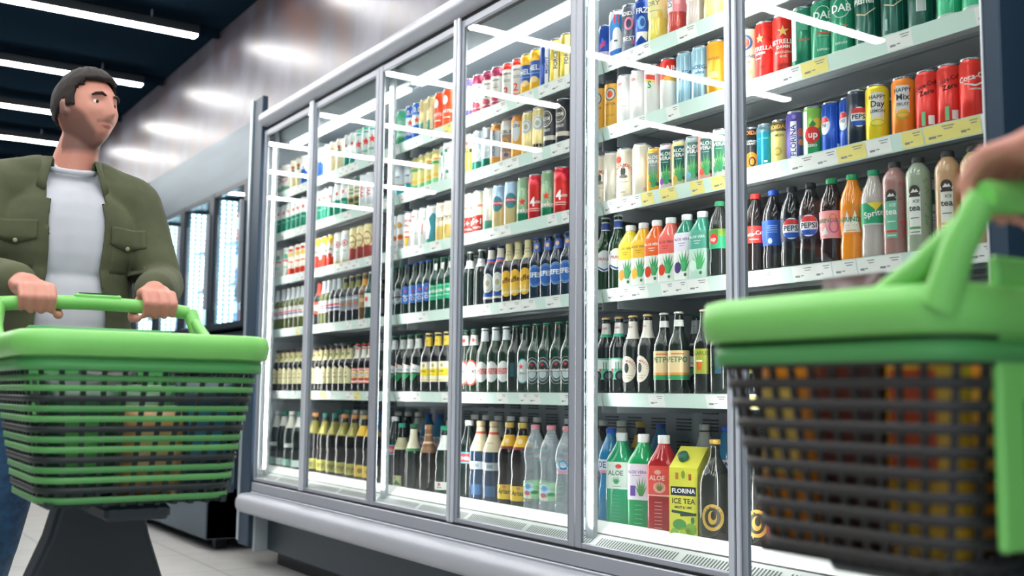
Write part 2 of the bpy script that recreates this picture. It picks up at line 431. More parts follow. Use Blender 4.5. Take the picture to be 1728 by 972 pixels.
# end posts of the refrigerator
g = G(); g.box(-5.60, -5.446, 1.966, 1.998, 0.10, 2.50, NAVY, c=0.004)
o = g.obj('end_panel'); tag(o, 'dark navy end panel closing the far left end of refrigerator', 'panel')
g = G(); g.box(-5.60, -5.575, 1.956, 1.966, 0.12, 2.50, mat('#b7c3cc', 0.3, 0.6), c=0.002); g.obj('edge_trim', o)
g = G(); g.box(-1.178, -1.142, 1.87, 2.27, 0.0, 2.9, NAVY, c=0.003)
o = g.obj('end_panel'); tag(o, 'dark navy end panel at the right end of refrigerator', 'panel')
g = G(); g.box(-1.182, -1.178, 1.868, 1.90, 0.1, 2.9, mat('#cfd6da', 0.3, 0.4)); g.obj('edge_trim', o)
# dark cabinet beyond it
t = thing('wall_cabinet', 'dark cabinet with black glass door right of the refrigerator end panel', 'cabinet', (-0.6, 2.1, 0))
g = G(); g.box(-0.538, 0.7, -0.10, 0.6, 0, 2.9, mat('#0e1114', 0.45), c=0.004); g.obj('carcass', t)
g = G(); g.box(-0.50, 0.1, -0.130, -0.102, 0.15, 2.75, mat('#0d0f12', 0.25), c=0.004); dd = g.obj('door', t)
g = G(); g.box(-0.47, -0.455, -0.165, -0.145, 0.9, 1.5, ALU2, c=0.004); g.box(-0.468, -0.457, -0.146, -0.130, 0.92, 0.94, ALU2); g.box(-0.468, -0.457, -0.146, -0.130, 1.46, 1.48, ALU2); g.obj('handle', dd)
g = G(); g.box(-0.50, 0.1, -0.136, -0.1305, 1.74, 1.86, mat('#2c5a58', 0.4)); g.obj('painted_reflection', dd)  # teal strip: a reflection on the dark front, put in as colour

# ================================================================== FREEZERS BEYOND (chest below, upright doors above)
fz = thing('combination_freezer', 'dark chest-and-upright freezer bank with steel header beyond the refrigerator', 'freezer', (-7.6, 2.2, 0))
fo = Vector((7.6, -2.2, 0))
def zpart(g, name, parent=None):
    o = g.obj(name, parent or fz)
    if (parent or fz) is fz: o.location = fo
    return o
steel = noisy('brushed_steel', '#3f4e59', '#5b6b76', 1.1, (0.36, 0.48), 0.5, 3, 0.0, (0.5, 1, 3.0))
FX1 = -5.66; FX0 = -11.6
g = G(); g.box(FX0, FX1, 2.245, 2.30, 2.245, 2.60, steel); g.box(-8.83, -8.815, 2.238, 2.245, 2.245, 2.60, DARKMET); zpart(g, 'header_panel')
g = G(); g.box(-9.25, -8.93, 2.232, 2.245, 2.30, 2.42, mat('#c9d2d7', 0.4)); h = zpart(g, 'control_panel')
g = G(); g.box(-9.22, -9.10, 2.228, 2.232, 2.32, 2.40, mat('#3b4046', 0.3)); g.box(-9.07, -8.96, 2.228, 2.232, 2.33, 2.39, mat('#5d666d', 0.3)); g.obj('display', h)
g = G(); dkf = mat('#16222c', 0.4)
g.box(FX0, FX1, 2.26, 2.30, 2.215, 2.245, dkf); g.box(FX0, FX1, 2.26, 2.30, 1.28, 1.33, dkf)
g.box(FX0, FX1, 2.85, 2.90, 1.1, 2.24, mat('#9fb7c4', 0.6)); g.box(FX0, FX1, 2.26, 2.90, 2.22, 2.24, dkf); g.box(FX0, FX1, 2.26, 2.90, 1.10, 1.30, dkf)
g.box(FX1 - 0.04, FX1, 2.24, 2.9, 1.1, 2.6, dkf)
zpart(g, 'upright_shell')
fled = mat((0.62, 0.9, 1.0), 0.4, emit=FREEZER_POWER, name='freezer_led')
pw = 0.68; packs = ['#c8473f', '#e0c05a', '#5b8fc4', '#7fb0d6', '#d9e3ea', '#3f6fae', '#e58f4c', '#9cc3dd', '#d36a5d', '#6fa58d']
fi = 0
for i in range(8):
    b = FX1 - 0.06 - i * pw; a = b - pw
    d = bpy.data.objects.new('freezer_door', None); COL.objects.link(d); d.parent = fz; d.location = fo
    g = G(); w = 0.045
    g.box(a, a + w, 2.225, 2.26, 1.31, 2.235, dkf, c=0.003); g.box(b - w, b, 2.225, 2.26, 1.31, 2.235, dkf, c=0.003)
    g.box(a + w, b - w, 2.227, 2.26, 2.20, 2.235, dkf, c=0.003); g.box(a + w, b - w, 2.227, 2.26, 1.31, 1.345, dkf, c=0.003); g.obj('door_frame', d)
    g = G(); g.box(a + w - .003, b - w + .003, 2.238, 2.242, 1.34, 2.205, GLASS2); g.obj('glass_pane', d)
    g = G(); g.box(b - 0.036, b - 0.018, 2.195, 2.225, 1.45, 2.10, ALU2, c=0.004); g.obj('handle', d)
    # three rows of light dots up the inner side wall of each door bay
    g = G()
    for k in range(26):
        z = 1.36 + 0.0325 * k
        for yy in (2.285, 2.325, 2.365): g.box(a + 0.030, a + 0.034, yy, yy + 0.020, z, z + 0.018, fled)
    g.box(a + 0.018, a + 0.030, 2.27, 2.45, 1.345, 2.2, mat('#b9d4e0', 0.35)); zpart(g, 'light_column')
    g = G()
    for z in (1.345, 1.62, 1.90): g.box(a + 0.01, b - 0.01, 2.32, 2.80, z - 0.015, z, mat('#c4d6de', 0.5))
    zpart(g, 'freezer_shelf')
    if i < 6:
        rnd = random.Random(40 + i)
        for zi, z in enumerate((1.345, 1.62, 1.90)):
            x = a + 0.06; 
            j = 0
            while x < b - 0.10:
                wpk = rnd.uniform(0.10, 0.15); hpk = rnd.uniform(0.17, 0.235); cc = rnd.choice(packs); fi += 1
                g = G(); g.box(-wpk/2 + .004, wpk/2 - .004, -0.05, 0.05, 0, hpk, mat(cc, 0.4), c=0.008)
                g.box(-wpk/2 + .016, wpk/2 - .016, -0.0512, -0.0502, hpk * .45, hpk * .85, mat(rnd.choice(['#f0f2f0', '#ffffff', '#f3d97a']), 0.4))
                o = g.obj('frozen_food_box', loc=(x + wpk/2, 2.42, z))
                tag(o, 'frozen food box, %s from left, %s shelf, %s upright freezer door' % (['first', 'second', 'third', 'fourth', 'fifth'][j], ['bottom', 'middle', 'top'][zi], ['nearest', 'second nearest', 'third nearest', 'fourth nearest', 'fifth nearest', 'sixth nearest'][i]), 'food box', 'boxes in the upright freezer')
                x += wpk + 0.004; j += 1
# chest in front
CX1 = -6.02
g = G()
g.box(FX0, CX1, 1.935, 2.24, 0.07, 0.33, steel); g.box(FX0, CX1, 1.935, 2.24, 0.33, 0.345, DARKMET)
zpart(g, 'kick_panel')
g = G()
g.box(CX1 - 0.03, CX1, 1.93, 2.9, 0.07, 1.02, mat('#1f2f3c', 0.35), c=0.004); zpart(g, 'side_panel')
g = G()
g.box(FX0, CX1 - 0.03, 1.94, 1.96, 0.345, 0.78, noisy('tan_panel', '#a98a60', '#c9a873', 3, (0.4, 0.6), 0, 4)); zpart(g, 'front_panel')
g = G()
g.box(FX0, CX1 - 0.03, 1.945, 1.952, 0.80, 0.93, pane_material((0.85, 0.95, 1.0))); zpart(g, 'front_window')
g = G(); g.box(FX0, CX1 - 0.03, 1.935, 1.965, 0.78, 0.80, DARKMET); g.box(FX0, CX1 - 0.03, 1.93, 1.99, 0.93, 1.0, dkf, c=0.006); g.box(FX0, CX1 - 0.03, 1.99, 2.24, 1.0, 1.012, GLASS2)
g.tube([(-9, 1.93, 1.01), (CX1 - 0.06, 1.93, 1.01)], 0.014, ALU2, 10); zpart(g, 'chest_rim')
g = G(); g.box(FX0, CX1 - 0.03, 1.99, 2.24, 0.74, 0.76, mat('#9fc0d0', 0.5)); g.box(FX0, CX1 - 0.03, 2.2, 2.24, 0.76, 1.0, mat('#7ea9bf', 0.5))
g.box(FX0, CX1 - 0.03, 1.975, 1.985, 0.915, 0.925, fled); zpart(g, 'chest_liner')
g = G()
for x in (CX1 - 0.1, CX1 - 1.6, CX1 - 3.2): g.box(x - 0.06, x, 2.02, 2.08, 0, 0.07, BLACK)
g.box(FX0, CX1, 2.3, 2.9, 0.0, 0.07, BLACK); g.box(FX0, CX1 - .03, 2.3, 2.9, .07, 1.1, dkf); zpart(g, 'foot')
x = CX1 - 0.16; rnd = random.Random(3)
nth = ['first', 'second', 'third', 'fourth', 'fifth', 'sixth', 'seventh', 'eighth', 'ninth', 'tenth', 'eleventh', 'twelfth', 'thirteenth', 'fourteenth']
for j in range(12):
    g = G(); hpk = rnd.uniform(0.09, 0.15); cc = rnd.choice(packs)
    g.box(-0.075, 0.075, -0.05, 0.05, 0, hpk, mat(cc, 0.4), c=0.012); g.box(-0.05, 0.05, -0.0515, -0.0505, 0.03, hpk - 0.02, mat('#eef2f2', 0.4))
    o = g.obj('frozen_food_bag', loc=(x, 2.07, 0.76)); tag(o, 'frozen food pack in chest freezer window, %s from the right' % nth[j], 'food pack', 'packs in the chest freezer')
    x -= 0.17

ROWS = {
    (1, 1): [(-5.557, 'wring'), (-5.47, 'wring'), (-5.343, 'cremb'), (-5.261, 'cremb'), (-5.196, 'bluew')],
    (2, 1): [(-5.041, 'bluew'), (-4.98, 'bluew'), (-4.899, 'crplain'), (-4.834, 'cremb'), (-4.75, 'cremb'), (-4.654, 'wgstar'), (-4.594, 'wgstar'), (-4.528, 'hsilver'), (-4.458, 'hsilver'), (-4.389, 'hsilver')],
    (3, 1): [(-4.169, 'hgreen'), (-4.101, 'hgreen'), (-4.019, 'hblue'), (-3.954, 'hblue'), (-3.902, 'goldg'), (-3.835, 'goldg'), (-3.765, 'orng'), (-3.696, 'orng')],
    (4, 1): [(-3.533, 'purp'), (-3.466, 'maroon'), (-3.392, 'maroon'), (-3.329, 'maroon'), (-3.251, 'redtop'), (-3.172, 'redtop'), (-3.125, 'bluyel'), (-3.072, 'bluyel'), (-3.017, 'bluev'), (-2.949, 'yelf'), (-2.896, 'yelf')],
    (5, 1): [(-2.707, 'bullc'), (-2.66, 'bluepk'), (-2.617, 'bluestr'), (-2.554, 'greyp'), (-2.493, 'bluef'), (-2.423, 'jyel'), (-2.332, 'jred'), (-2.249, 'jora'), (-2.175, 'jpale')],
    (1, 2): [(-5.521, 'wgreen'), (-5.451, 'wgreen'), (-5.383, 'wgreen'), (-5.317, 'wgreen'), (-5.251, 'wgreen'), (-5.187, 'wgreen')],
    (2, 2): [(-4.972, 'wgreen'), (-4.899, 'wgreen'), (-4.834, 'wgreen'), (-4.763, 'wgreen'), (-4.681, 'wgreen'), (-4.594, 'ggold'), (-4.535, 'ggold'), (-4.471, 'wredv'), (-4.408, 'wredv')],
    (3, 2): [(-4.119, 'silteal'), (-4.02, 'silteal'), (-3.945, 'yelgr'), (-3.893, 'yelgr'), (-3.842, 'yelgr'), (-3.792, 'yelgr'), (-3.733, 'wgdot'), (-3.689, 'wgdot')],
    (4, 2): [(-3.527, 'yelred'), (-3.46, 'silgr'), (-3.391, 'silgr'), (-3.328, 'hopv'), (-3.255, 'gobbr'), (-3.183, 'gobor'), (-3.114, 'golddisc'), (-3.047, 'golddisc'), (-2.978, 'blkcirc'), (-2.904, 'blkcirc')],
    (5, 2): [(-2.703, 'amber'), (-2.632, 'amber'), (-2.572, 'wplain'), (-2.508, 'wplain'), (-2.438, 'wred5'), (-2.365, 'alb'), (-2.292, 'silblu'), (-2.226, 'silblu'), (-2.165, 'amb2')],
    (6, 2): [(-2.038, 'beigeb'), (-1.977, 'redest'), (-1.913, 'redest2'), (-1.846, 'dab2'), (-1.779, 'dab'), (-1.719, 'dab'), (-1.643, 'dkgreen'), (-1.566, 'dkgreen'), (-1.492, 'dkgreen2'), (-1.41, 'brgreen'), (-1.356, 'brgreen')],
    (1, 3): [(-5.509, 'gremb'), (-5.406, 'gremb'), (-5.33, 'ryel'), (-5.241, 'ryel'), (-5.169, 'ryel')],
    (2, 3): [(-4.977, 'wyr'), (-4.897, 'wyr'), (-4.825, 'wyr'), (-4.741, 'woval'), (-4.659, 'woval'), (-4.567, 'crred'), (-4.489, 'crred'), (-4.414, 'crred')],
    (3, 3): [(-4.148, 'fruit'), (-4.081, 'fruit'), (-4.015, 'scriptr'), (-3.946, 'wplain'), (-3.884, 'wredt'), (-3.818, 'wteal'), (-3.734, 'dulz'), (-3.677, 'dulz')],
    (4, 3): [(-3.52, 'kam'), (-3.45, 'kam'), (-3.373, 'wgbot'), (-3.307, 'bluem'), (-3.226, 'bluem'), (-3.141, 'hgr'), (-3.069, 'red4'), (-2.99, 'hgr'), (-2.913, 'red4')],
    (5, 3): [(-2.699, 'moret'), (-2.641, 'moretp'), (-2.575, 'moret'), (-2.495, 'moretp'), (-2.428, 'aloy'), (-2.369, 'alop'), (-2.314, 'aloc'), (-2.256, 'alog'), (-2.204, 'alor'), (-2.156, 'alow')],
    (6, 3): [(-2.024, 'monor'), (-1.966, 'teal'), (-1.928, 'monye'), (-1.881, 'florc'), (-1.82, 'sevup'), (-1.751, 'pepsib'), (-1.703, 'pepsib'), (-1.675, 'pepsik'), (-1.62, 'lemy'), (-1.545, 'lemo'), (-1.471, 'redz'), (-1.424, 'redz'), (-1.374, 'coke')],
    (1, 4): [(-5.528, 'olw'), (-5.45, 'olw'), (-5.374, 'olw'), (-5.308, 'olw'), (-5.243, 'olw'), (-5.179, 'olw')],
    (2, 4): [(-4.972, 'redn'), (-4.906, 'olw'), (-4.849, 'olw'), (-4.785, 'dkrb'), (-4.73, 'dkrb'), (-4.662, 'dkgy'), (-4.589, 'dkgy'), (-4.518, 'dkgy'), (-4.448, 'ambb'), (-4.387, 'grnb')],
    (3, 4): [(-4.14, 'hsb'), (-4.09, 'hsb'), (-4.036, 'hbb'), (-3.956, 'hbb'), (-3.899, 'hbb'), (-3.843, 'hbb'), (-3.778, 'carl'), (-3.725, 'carl'), (-3.672, 'carl')],
    (4, 4): [(-3.517, 'peron'), (-3.434, 'peron'), (-3.362, 'krom'), (-3.297, 'krom'), (-3.237, 'leff'), (-3.182, 'leff'), (-3.117, 'leff'), (-3.058, 'efes'), (-2.993, 'efes'), (-2.93, 'efes'), (-2.879, 'efes')],
    (5, 4): [(-2.727, 'praha'), (-2.68, 'praha'), (-2.62, 'praha'), (-2.555, 'aly'), (-2.49, 'alyo'), (-2.429, 'alor5'), (-2.366, 'alco'), (-2.294, 'alpu'), (-2.229, 'algr'), (-2.16, 'sev5')],
    (6, 4): [(-2.023, 'coke5'), (-1.95, 'pep5b'), (-1.895, 'pep5'), (-1.842, 'pep5'), (-1.765, 'mirp'), (-1.7, 'miro'), (-1.639, 'spri'), (-1.576, 'itr'), (-1.512, 'itg'), (-1.435, 'ito'), (-1.371, 'ito')],
    (1, 5): [(-5.508, 'blcr'), (-5.431, 'blcr'), (-5.363, 'blcr'), (-5.297, 'blcr'), (-5.225, 'blcr'), (-5.162, 'blcr')],
    (2, 5): [(-5.001, 'blcr'), (-4.935, 'blcr'), (-4.862, 'blcr'), (-4.792, 'blcr'), (-4.723, 'blcr'), (-4.655, 'blcr'), (-4.589, 'blcr'), (-4.506, 'rwl'), (-4.437, 'rwl'), (-4.375, 'rwl')],
    (3, 5): [(-4.142, 'wgl'), (-4.065, 'wgl'), (-4.0, 'wgl'), (-3.927, 'wgl'), (-3.841, 'yell'), (-3.762, 'yell'), (-3.69, 'yell')],
    (4, 5): [(-3.548, 'becks'), (-3.482, 'becks'), (-3.405, 'stell'), (-3.33, 'stell'), (-3.254, 'stell'), (-3.188, 'plain'), (-3.131, 'hzero'), (-3.068, 'heinb'), (-3.007, 'heinb'), (-2.93, 'heinb'), (-2.87, 'heinb')],
    (5, 5): [(-2.741, 'truck'), (-2.67, 'truck'), (-2.613, 'truck'), (-2.541, 'mort5'), (-2.472, 'mort5'), (-2.396, 'retro'), (-2.334, 'retro'), (-2.225, 'pint'), (-2.159, 'plain')],
    (6, 5): [(-2.022, 'pint'), (-1.95, 'pint'), (-1.884, 'plain'), (-1.824, 'retro'), (-1.764, 'retro'), (-1.712, 'truck'), (-1.655, 'mort5'), (-1.601, 'mort5'), (-1.549, 'heinb'), (-1.499, 'heinb'), (-1.451, 'heinb'), (-1.401, 'heinb')],
    (1, 6): [(-5.546, 'bdark'), (-5.443, 'bdarkt'), (-5.343, 'bdark'), (-5.23, 'bdarkt')],
    (2, 6): [(-5.038, 'bmy'), (-4.906, 'bmyg'), (-4.793, 'bmyg'), (-4.685, 'bmy'), (-4.573, 'bmy'), (-4.472, 'bari'), (-4.387, 'bari')],
    (3, 6): [(-4.166, 'bcoke'), (-4.089, 'sgreen'), (-3.983, 'sgreen2'), (-3.855, 'sbrown'), (-3.725, 'stara')],
    (4, 6): [(-3.547, 'bcoke'), (-3.46, 'zago'), (-3.368, 'zago'), (-3.26, 'arian'), (-3.172, 'arian'), (-3.102, 'water'), (-2.999, 'water'), (-2.907, 'waterp')],
    (5, 6): [(-2.752, 'waterp'), (-2.676, 'devin'), (-2.62, 'al15g'), (-2.516, 'al15p'), (-2.424, 'al15r'), (-2.315, 'carton'), (-2.213, 'jug')],
    (6, 6): [(-2.059, 'jug'), (-1.955, 'al15r'), (-1.847, 'devin')],
}

# ================================================================== PRODUCTS
def text_polys(s, size, bold=0.0, cache={}):
    k = (s, size, bold)
    if k in cache: return cache[k]
    cu = bpy.data.curves.new('lettering', 'FONT'); cu.body = s; cu.size = size; cu.align_x = 'CENTER'; cu.align_y = 'CENTER'
    cu.offset = bold; cu.resolution_u = 2; cu.fill_mode = 'BOTH'
    o = bpy.data.objects.new('lettering', cu); COL.objects.link(o)
    dg = bpy.context.evaluated_depsgraph_get(); dg.update()
    me = bpy.data.meshes.new_from_object(o.evaluated_get(dg))
    r = ([(v.co.x, v.co.y) for v in me.vertices], [tuple(p.vertices) for p in me.polygons])
    bpy.data.objects.remove(o); bpy.data.curves.remove(cu); bpy.data.meshes.remove(me)
    cache[k] = r; return r
def shape2d(p):
    """(kind, ...) in millimetres -> list of (verts2d, faces)"""
    k = p[0]
    if k == 'R': _, u, v, w, h = p[:5]; return [(u-w/2, v-h/2), (u+w/2, v-h/2), (u+w/2, v+h/2), (u-w/2, v+h/2)], [(0, 1, 2, 3)]
    if k == 'E':
        _, u, v, a, b = p[:5]; n = 24
        return [(u + a*cos(2*pi*i/n), v + b*sin(2*pi*i/n)) for i in range(n)], [tuple(range(n))]
    if k == 'O':
        _, u, v, a, b, t = p[:6]; n = 28; V = []; F = []
        for i in range(n):
            c, s_ = cos(2*pi*i/n), sin(2*pi*i/n); V += [(u+a*c, v+b*s_), (u+(a-t)*c, v+(b-t)*s_)]
        for i in range(n): j = (i+1) % n; F.append((2*i, 2*j, 2*j+1, 2*i+1))
        return V, F
    if k == 'S':
        _, u, v, r = p[:4]; V = []
        for i in range(10):
            rr = r if i % 2 == 0 else r * 0.4; a = pi/2 + i*pi/5; V.append((u + rr*cos(a), v + rr*sin(a)))
        V.append((u, v)); return V, [(i, (i+1) % 10, 10) for i in range(10)]
    if k == 'A':                                     # fan of aloe leaves
        _, u, v, w, h = p[:5]; V = []; F = []
        for i, a in enumerate((-38, -22, -8, 8, 22, 38)):
            t = radians(a); L = h * (1.0 if abs(a) < 10 else 0.92 if abs(a) < 30 else 0.72); ww = w * 0.075
            bx = u + sin(t) * w * 0.12; dx, dy = sin(t) * L * w / h, cos(t) * L
            o = len(V); V += [(bx - ww, v), (bx + ww, v), (bx + dx*0.45 + ww, v + dy*0.5), (bx + dx, v + dy), (bx + dx*0.45 - ww, v + dy*0.5)]; F.append((o, o+1, o+2, o+3, o+4))
        return V, F
    if k == 'H':                                     # half disc, flat side left
        _, u, v, a, b = p[:5]; n = 14
        return [(u + a*sin(pi*i/n), v + b*cos(pi*i/n)) for i in range(n+1)][::-1], [tuple(range(n+1))]
    if k == 'P': return list(p[1]), [tuple(range(len(p[1])))]
    if k == 'T':
        _, s, u, v, size = p[:5]; rot = p[5] if len(p) > 6 else 0; bold = 0.02
        V, F = text_polys(s, 1.0, bold); a = radians(rot); sz = size / 0.70
        return [(u + sz*(x*cos(a) - y*sin(a)), v + sz*(x*sin(a) + y*cos(a))) for x, y in V], F
    if k == 'C':                                     # text along an arc: s, u, v, radius, size, a0, a1
        _, s, u, v, R, size, a0, a1 = p[:8]; V = []; F = []; n = len(s)
        for i, ch in enumerate(s):
            if ch == ' ': continue
            a = radians(a0 + (a1 - a0) * (i / max(1, n - 1))); vv, ff = text_polys(ch, 1.0, 0.02); sz = size / 0.7; rt = a - pi/2
            o = len(V); V += [(u + R*cos(a) + sz*(x*cos(rt) - y*sin(rt)), v + R*sin(a) + sz*(x*sin(rt) + y*cos(rt))) for x, y in vv]
            F += [tuple(o + q for q in f) for f in ff]
        return V, F
def wrap(g, prims, rad, flat=False, lift0=0.35, maxu=None):
    """lay the printed shapes on a surface; rad(v) -> radius in mm at height v (flat: rounded square face)"""
    for i, p in enumerate(prims):
        V, F = shape2d(p); m = mat(p[-1], 0.35, name='print')
        bm = bmesh.new(); vs = [bm.verts.new((x, y, 0)) for x, y in V]
        for f in F:
            try: bm.faces.new([vs[q] for q in f])
            except ValueError: pass
        if not bm.verts: bm.free(); continue
        us = [x for x, _ in V]; zs = [y for _, y in V]
        def cut(a, b, st, nx, ny):
            x = math.ceil(a / st) * st
            while x < b:
                bmesh.ops.bisect_plane(bm, geom=bm.verts[:] + bm.edges[:] + bm.faces[:], plane_co=(x, 0, 0) if nx else (0, x, 0), plane_no=(nx, ny, 0)); x += st
        cut(min(us), max(us), 5.0, 1, 0)
        if max(zs) - min(zs) > 12: cut(min(zs), max(zs), 12.0, 0, 1)
        e = (lift0 + 0.12 * min(i, 6))
        out = []; 
        for v in bm.verts:
            u, z = v.co.x, v.co.y; r = rad(z)
            if flat:
                t = atan2(u, r); rr = rsq(t, z, r) + e
            else:
                t = u / r; rr = r + e
            out.append((rr * sin(t) / 1000, -rr * cos(t) / 1000, z / 1000))
        bm.verts.index_update()
        g.add(out, [[v.index for v in f.verts] for f in bm.faces], m)
        bm.free()
def rsq(t, z, r, p=7.0):
    return r * (abs(cos(t)) ** p + abs(sin(t)) ** p) ** (-1.0 / p)
SILV = mat('#c4c8cc', 0.25, 0.85, name='can_aluminium'); TABM = mat('#b5babf', 0.3, 0.8)
CAN = {'c5': (33, 168), 'sl': (29, 146), 'st': (33, 118), 'rb': (26.5, 134), 'pk': (33, 172)}
def can_parts(kind, base, bands=(), art=(), metal=0.25, lid='silver', stripes=None):
    R, H = CAN[kind]; g = G(); bm_ = mat(base, 0.30, metal, name='can_print')
    zs = sorted(set([6, H - 14] + [b[0] for b in bands] + [b[1] for b in bands]))
    def colour(z):
        for b in bands:
            if b[0] <= z < b[1]: return mat(b[2], 0.30, metal, name='can_print')
        return bm_
    prof = [((R - 7)/1000, 0.002, SILV), ((R - 5)/1000, 0.0, SILV), ((R - 2)/1000, 0.003, SILV), (R/1000, 0.0065, colour(7))]
    for z in zs:
        if 8 < z < H - 13: prof.append((R/1000, z/1000, colour(z)))
    prof += [(R/1000, (H - 14)/1000, colour(H - 13)), ((R - 1.2)/1000, (H - 10)/1000, colour(H - 9)), ((R - 4.2)/1000, (H - 4.5)/1000, colour(H - 4))]
    g.lathe(prof, bm_, 28, cap1=False)
    if stripes:
        col, n = stripes
        for k in range(n):
            t = 2 * pi * (k + .5) / n * R; t = t if t < pi * R else t - 2 * pi * R
            wrap(g, [('R', t, H/2 - 2, 1.6, H - 26, col)], lambda v: R, lift0=0.15)
    wrap(g, art, lambda v: R)
    l = G(); rr = R - 4.2
    lidm = SILV if lid == 'silver' else mat(lid, 0.4, 0.2)
    l.lathe([(rr/1000, (H-4.5)/1000), ((rr+.5)/1000, (H-2)/1000), ((rr+1.0)/1000, (H-0.8)/1000), ((rr+.3)/1000, H/1000), ((rr-1.6)/1000, (H-.6)/1000), ((rr-2.2)/1000, (H-4)/1000), (0.0, (H-4)/1000)], lidm, 28, cap0=False)
    t = G(); t.lathe([(0.001, 0), (0.007, 0), (0.007, 0.001), (0.001, 0.001)], TABM, 12, org=(0, 0.002, (H - 3.9)/1000)); t.box(-0.0035, 0.0035, -0.014, -0.002, (H-3.6)/1000, (H-2.8)/1000, TABM)
    return [('can_body', g), ('lid', l), ('pull_tab', t)]

BPROF = {   # outlines in millimetres (radius, height); cap radius; cap zone
 'ln': ([(24,0),(29.5,2),(30.5,5),(30.5,128),(29.6,140),(25.5,153),(19,166),(15.5,178),(13.6,196),(13,214),(13.2,222)], 14.2, (221, 228), 'crown'),
 'st': ([(26,0),(32,2),(33.5,6),(33.5,138),(32.2,152),(27,168),(20,184),(16,200),(14,222),(13.2,238),(13.4,246)], 14.4, (245, 252), 'crown'),
 'pb': ([(36,0),(43,5),(44,12),(44,88),(43,104),(41,118),(42.5,134),(44,150),(44,182),(41.5,202),(34,224),(25,246),(19,266),(16,284),(15,296)], 17, (292, 312), 'screw'),
 'pl': ([(28,0),(36,4),(37,12),(37,88),(35.8,100),(34,112),(36,126),(37,140),(35,166),(28,190),(20,212),(16,236),(14.5,256),(14.5,270)], 16, (266, 284), 'screw'),
 'bb': ([(32,0),(40,3),(42,9),(42,150),(40,172),(33,196),(24,214),(19,230),(17,252),(16,264)], 17.5, (262, 280), 'screw'),
 'p5': ([(24,0),(30,3),(32,10),(32.5,40),(30.4,58),(30,74),(32,92),(32.5,140),(31.5,156),(27,176),(19,194),(14.5,206),(13.6,214)], 14.5, (212, 227), 'screw'),
 'it': ([(26,0),(29,2),(30,8),(30,186),(28.6,198),(22,210),(16,217),(14,222)], 15, (220, 236), 'screw'),
 'a5': ([(27,0),(30.5,3),(31.5,8),(31.5,140),(29.5,152),(22,172),(16.5,184),(14.5,190)], 16.5, (188, 207), 'screw'),
 'a15': ([(38,0),(41.5,4),(42.5,10),(42.5,205),(39,222),(28,248),(19,266),(16.5,274)], 18.5, (270, 296), 'screw'),
 'w15': ([(34,0),(41,6),(42,16),(42,36),(40.5,41),(42,46),(42,104),(39,112),(36.5,130),(35.5,150),(38,170),(42,190),(42,206),(40,222),(33,244),(22,268),(15.5,284),(14.5,296)], 16, (292, 308), 'screw'),
 'jg': ([(38,0),(46,4),(48,12),(48,150),(46,176),(36,205),(22,228),(15,246),(13.5,262),(13.5,280)], 16, (278, 292), 'screw'),
}
def prof_r(kind):
    P = BPROF[kind][0]
    def f(z):
        for (r0, z0), (r1, z1) in zip(P, P[1:]):
            if z0 <= z <= z1: return r0 + (r1 - r0) * (z - z0) / max(1e-6, z1 - z0)
        return P[-1][0]
    return f
CLEARM = pane_material((0.90, 0.96, 0.98), 1.8, 0.05, 0.22)
def liquid(c, clear=False):
    if clear: return CLEARM
    return mat(c, 0.12, coat=0.6, name='bottle_glass')
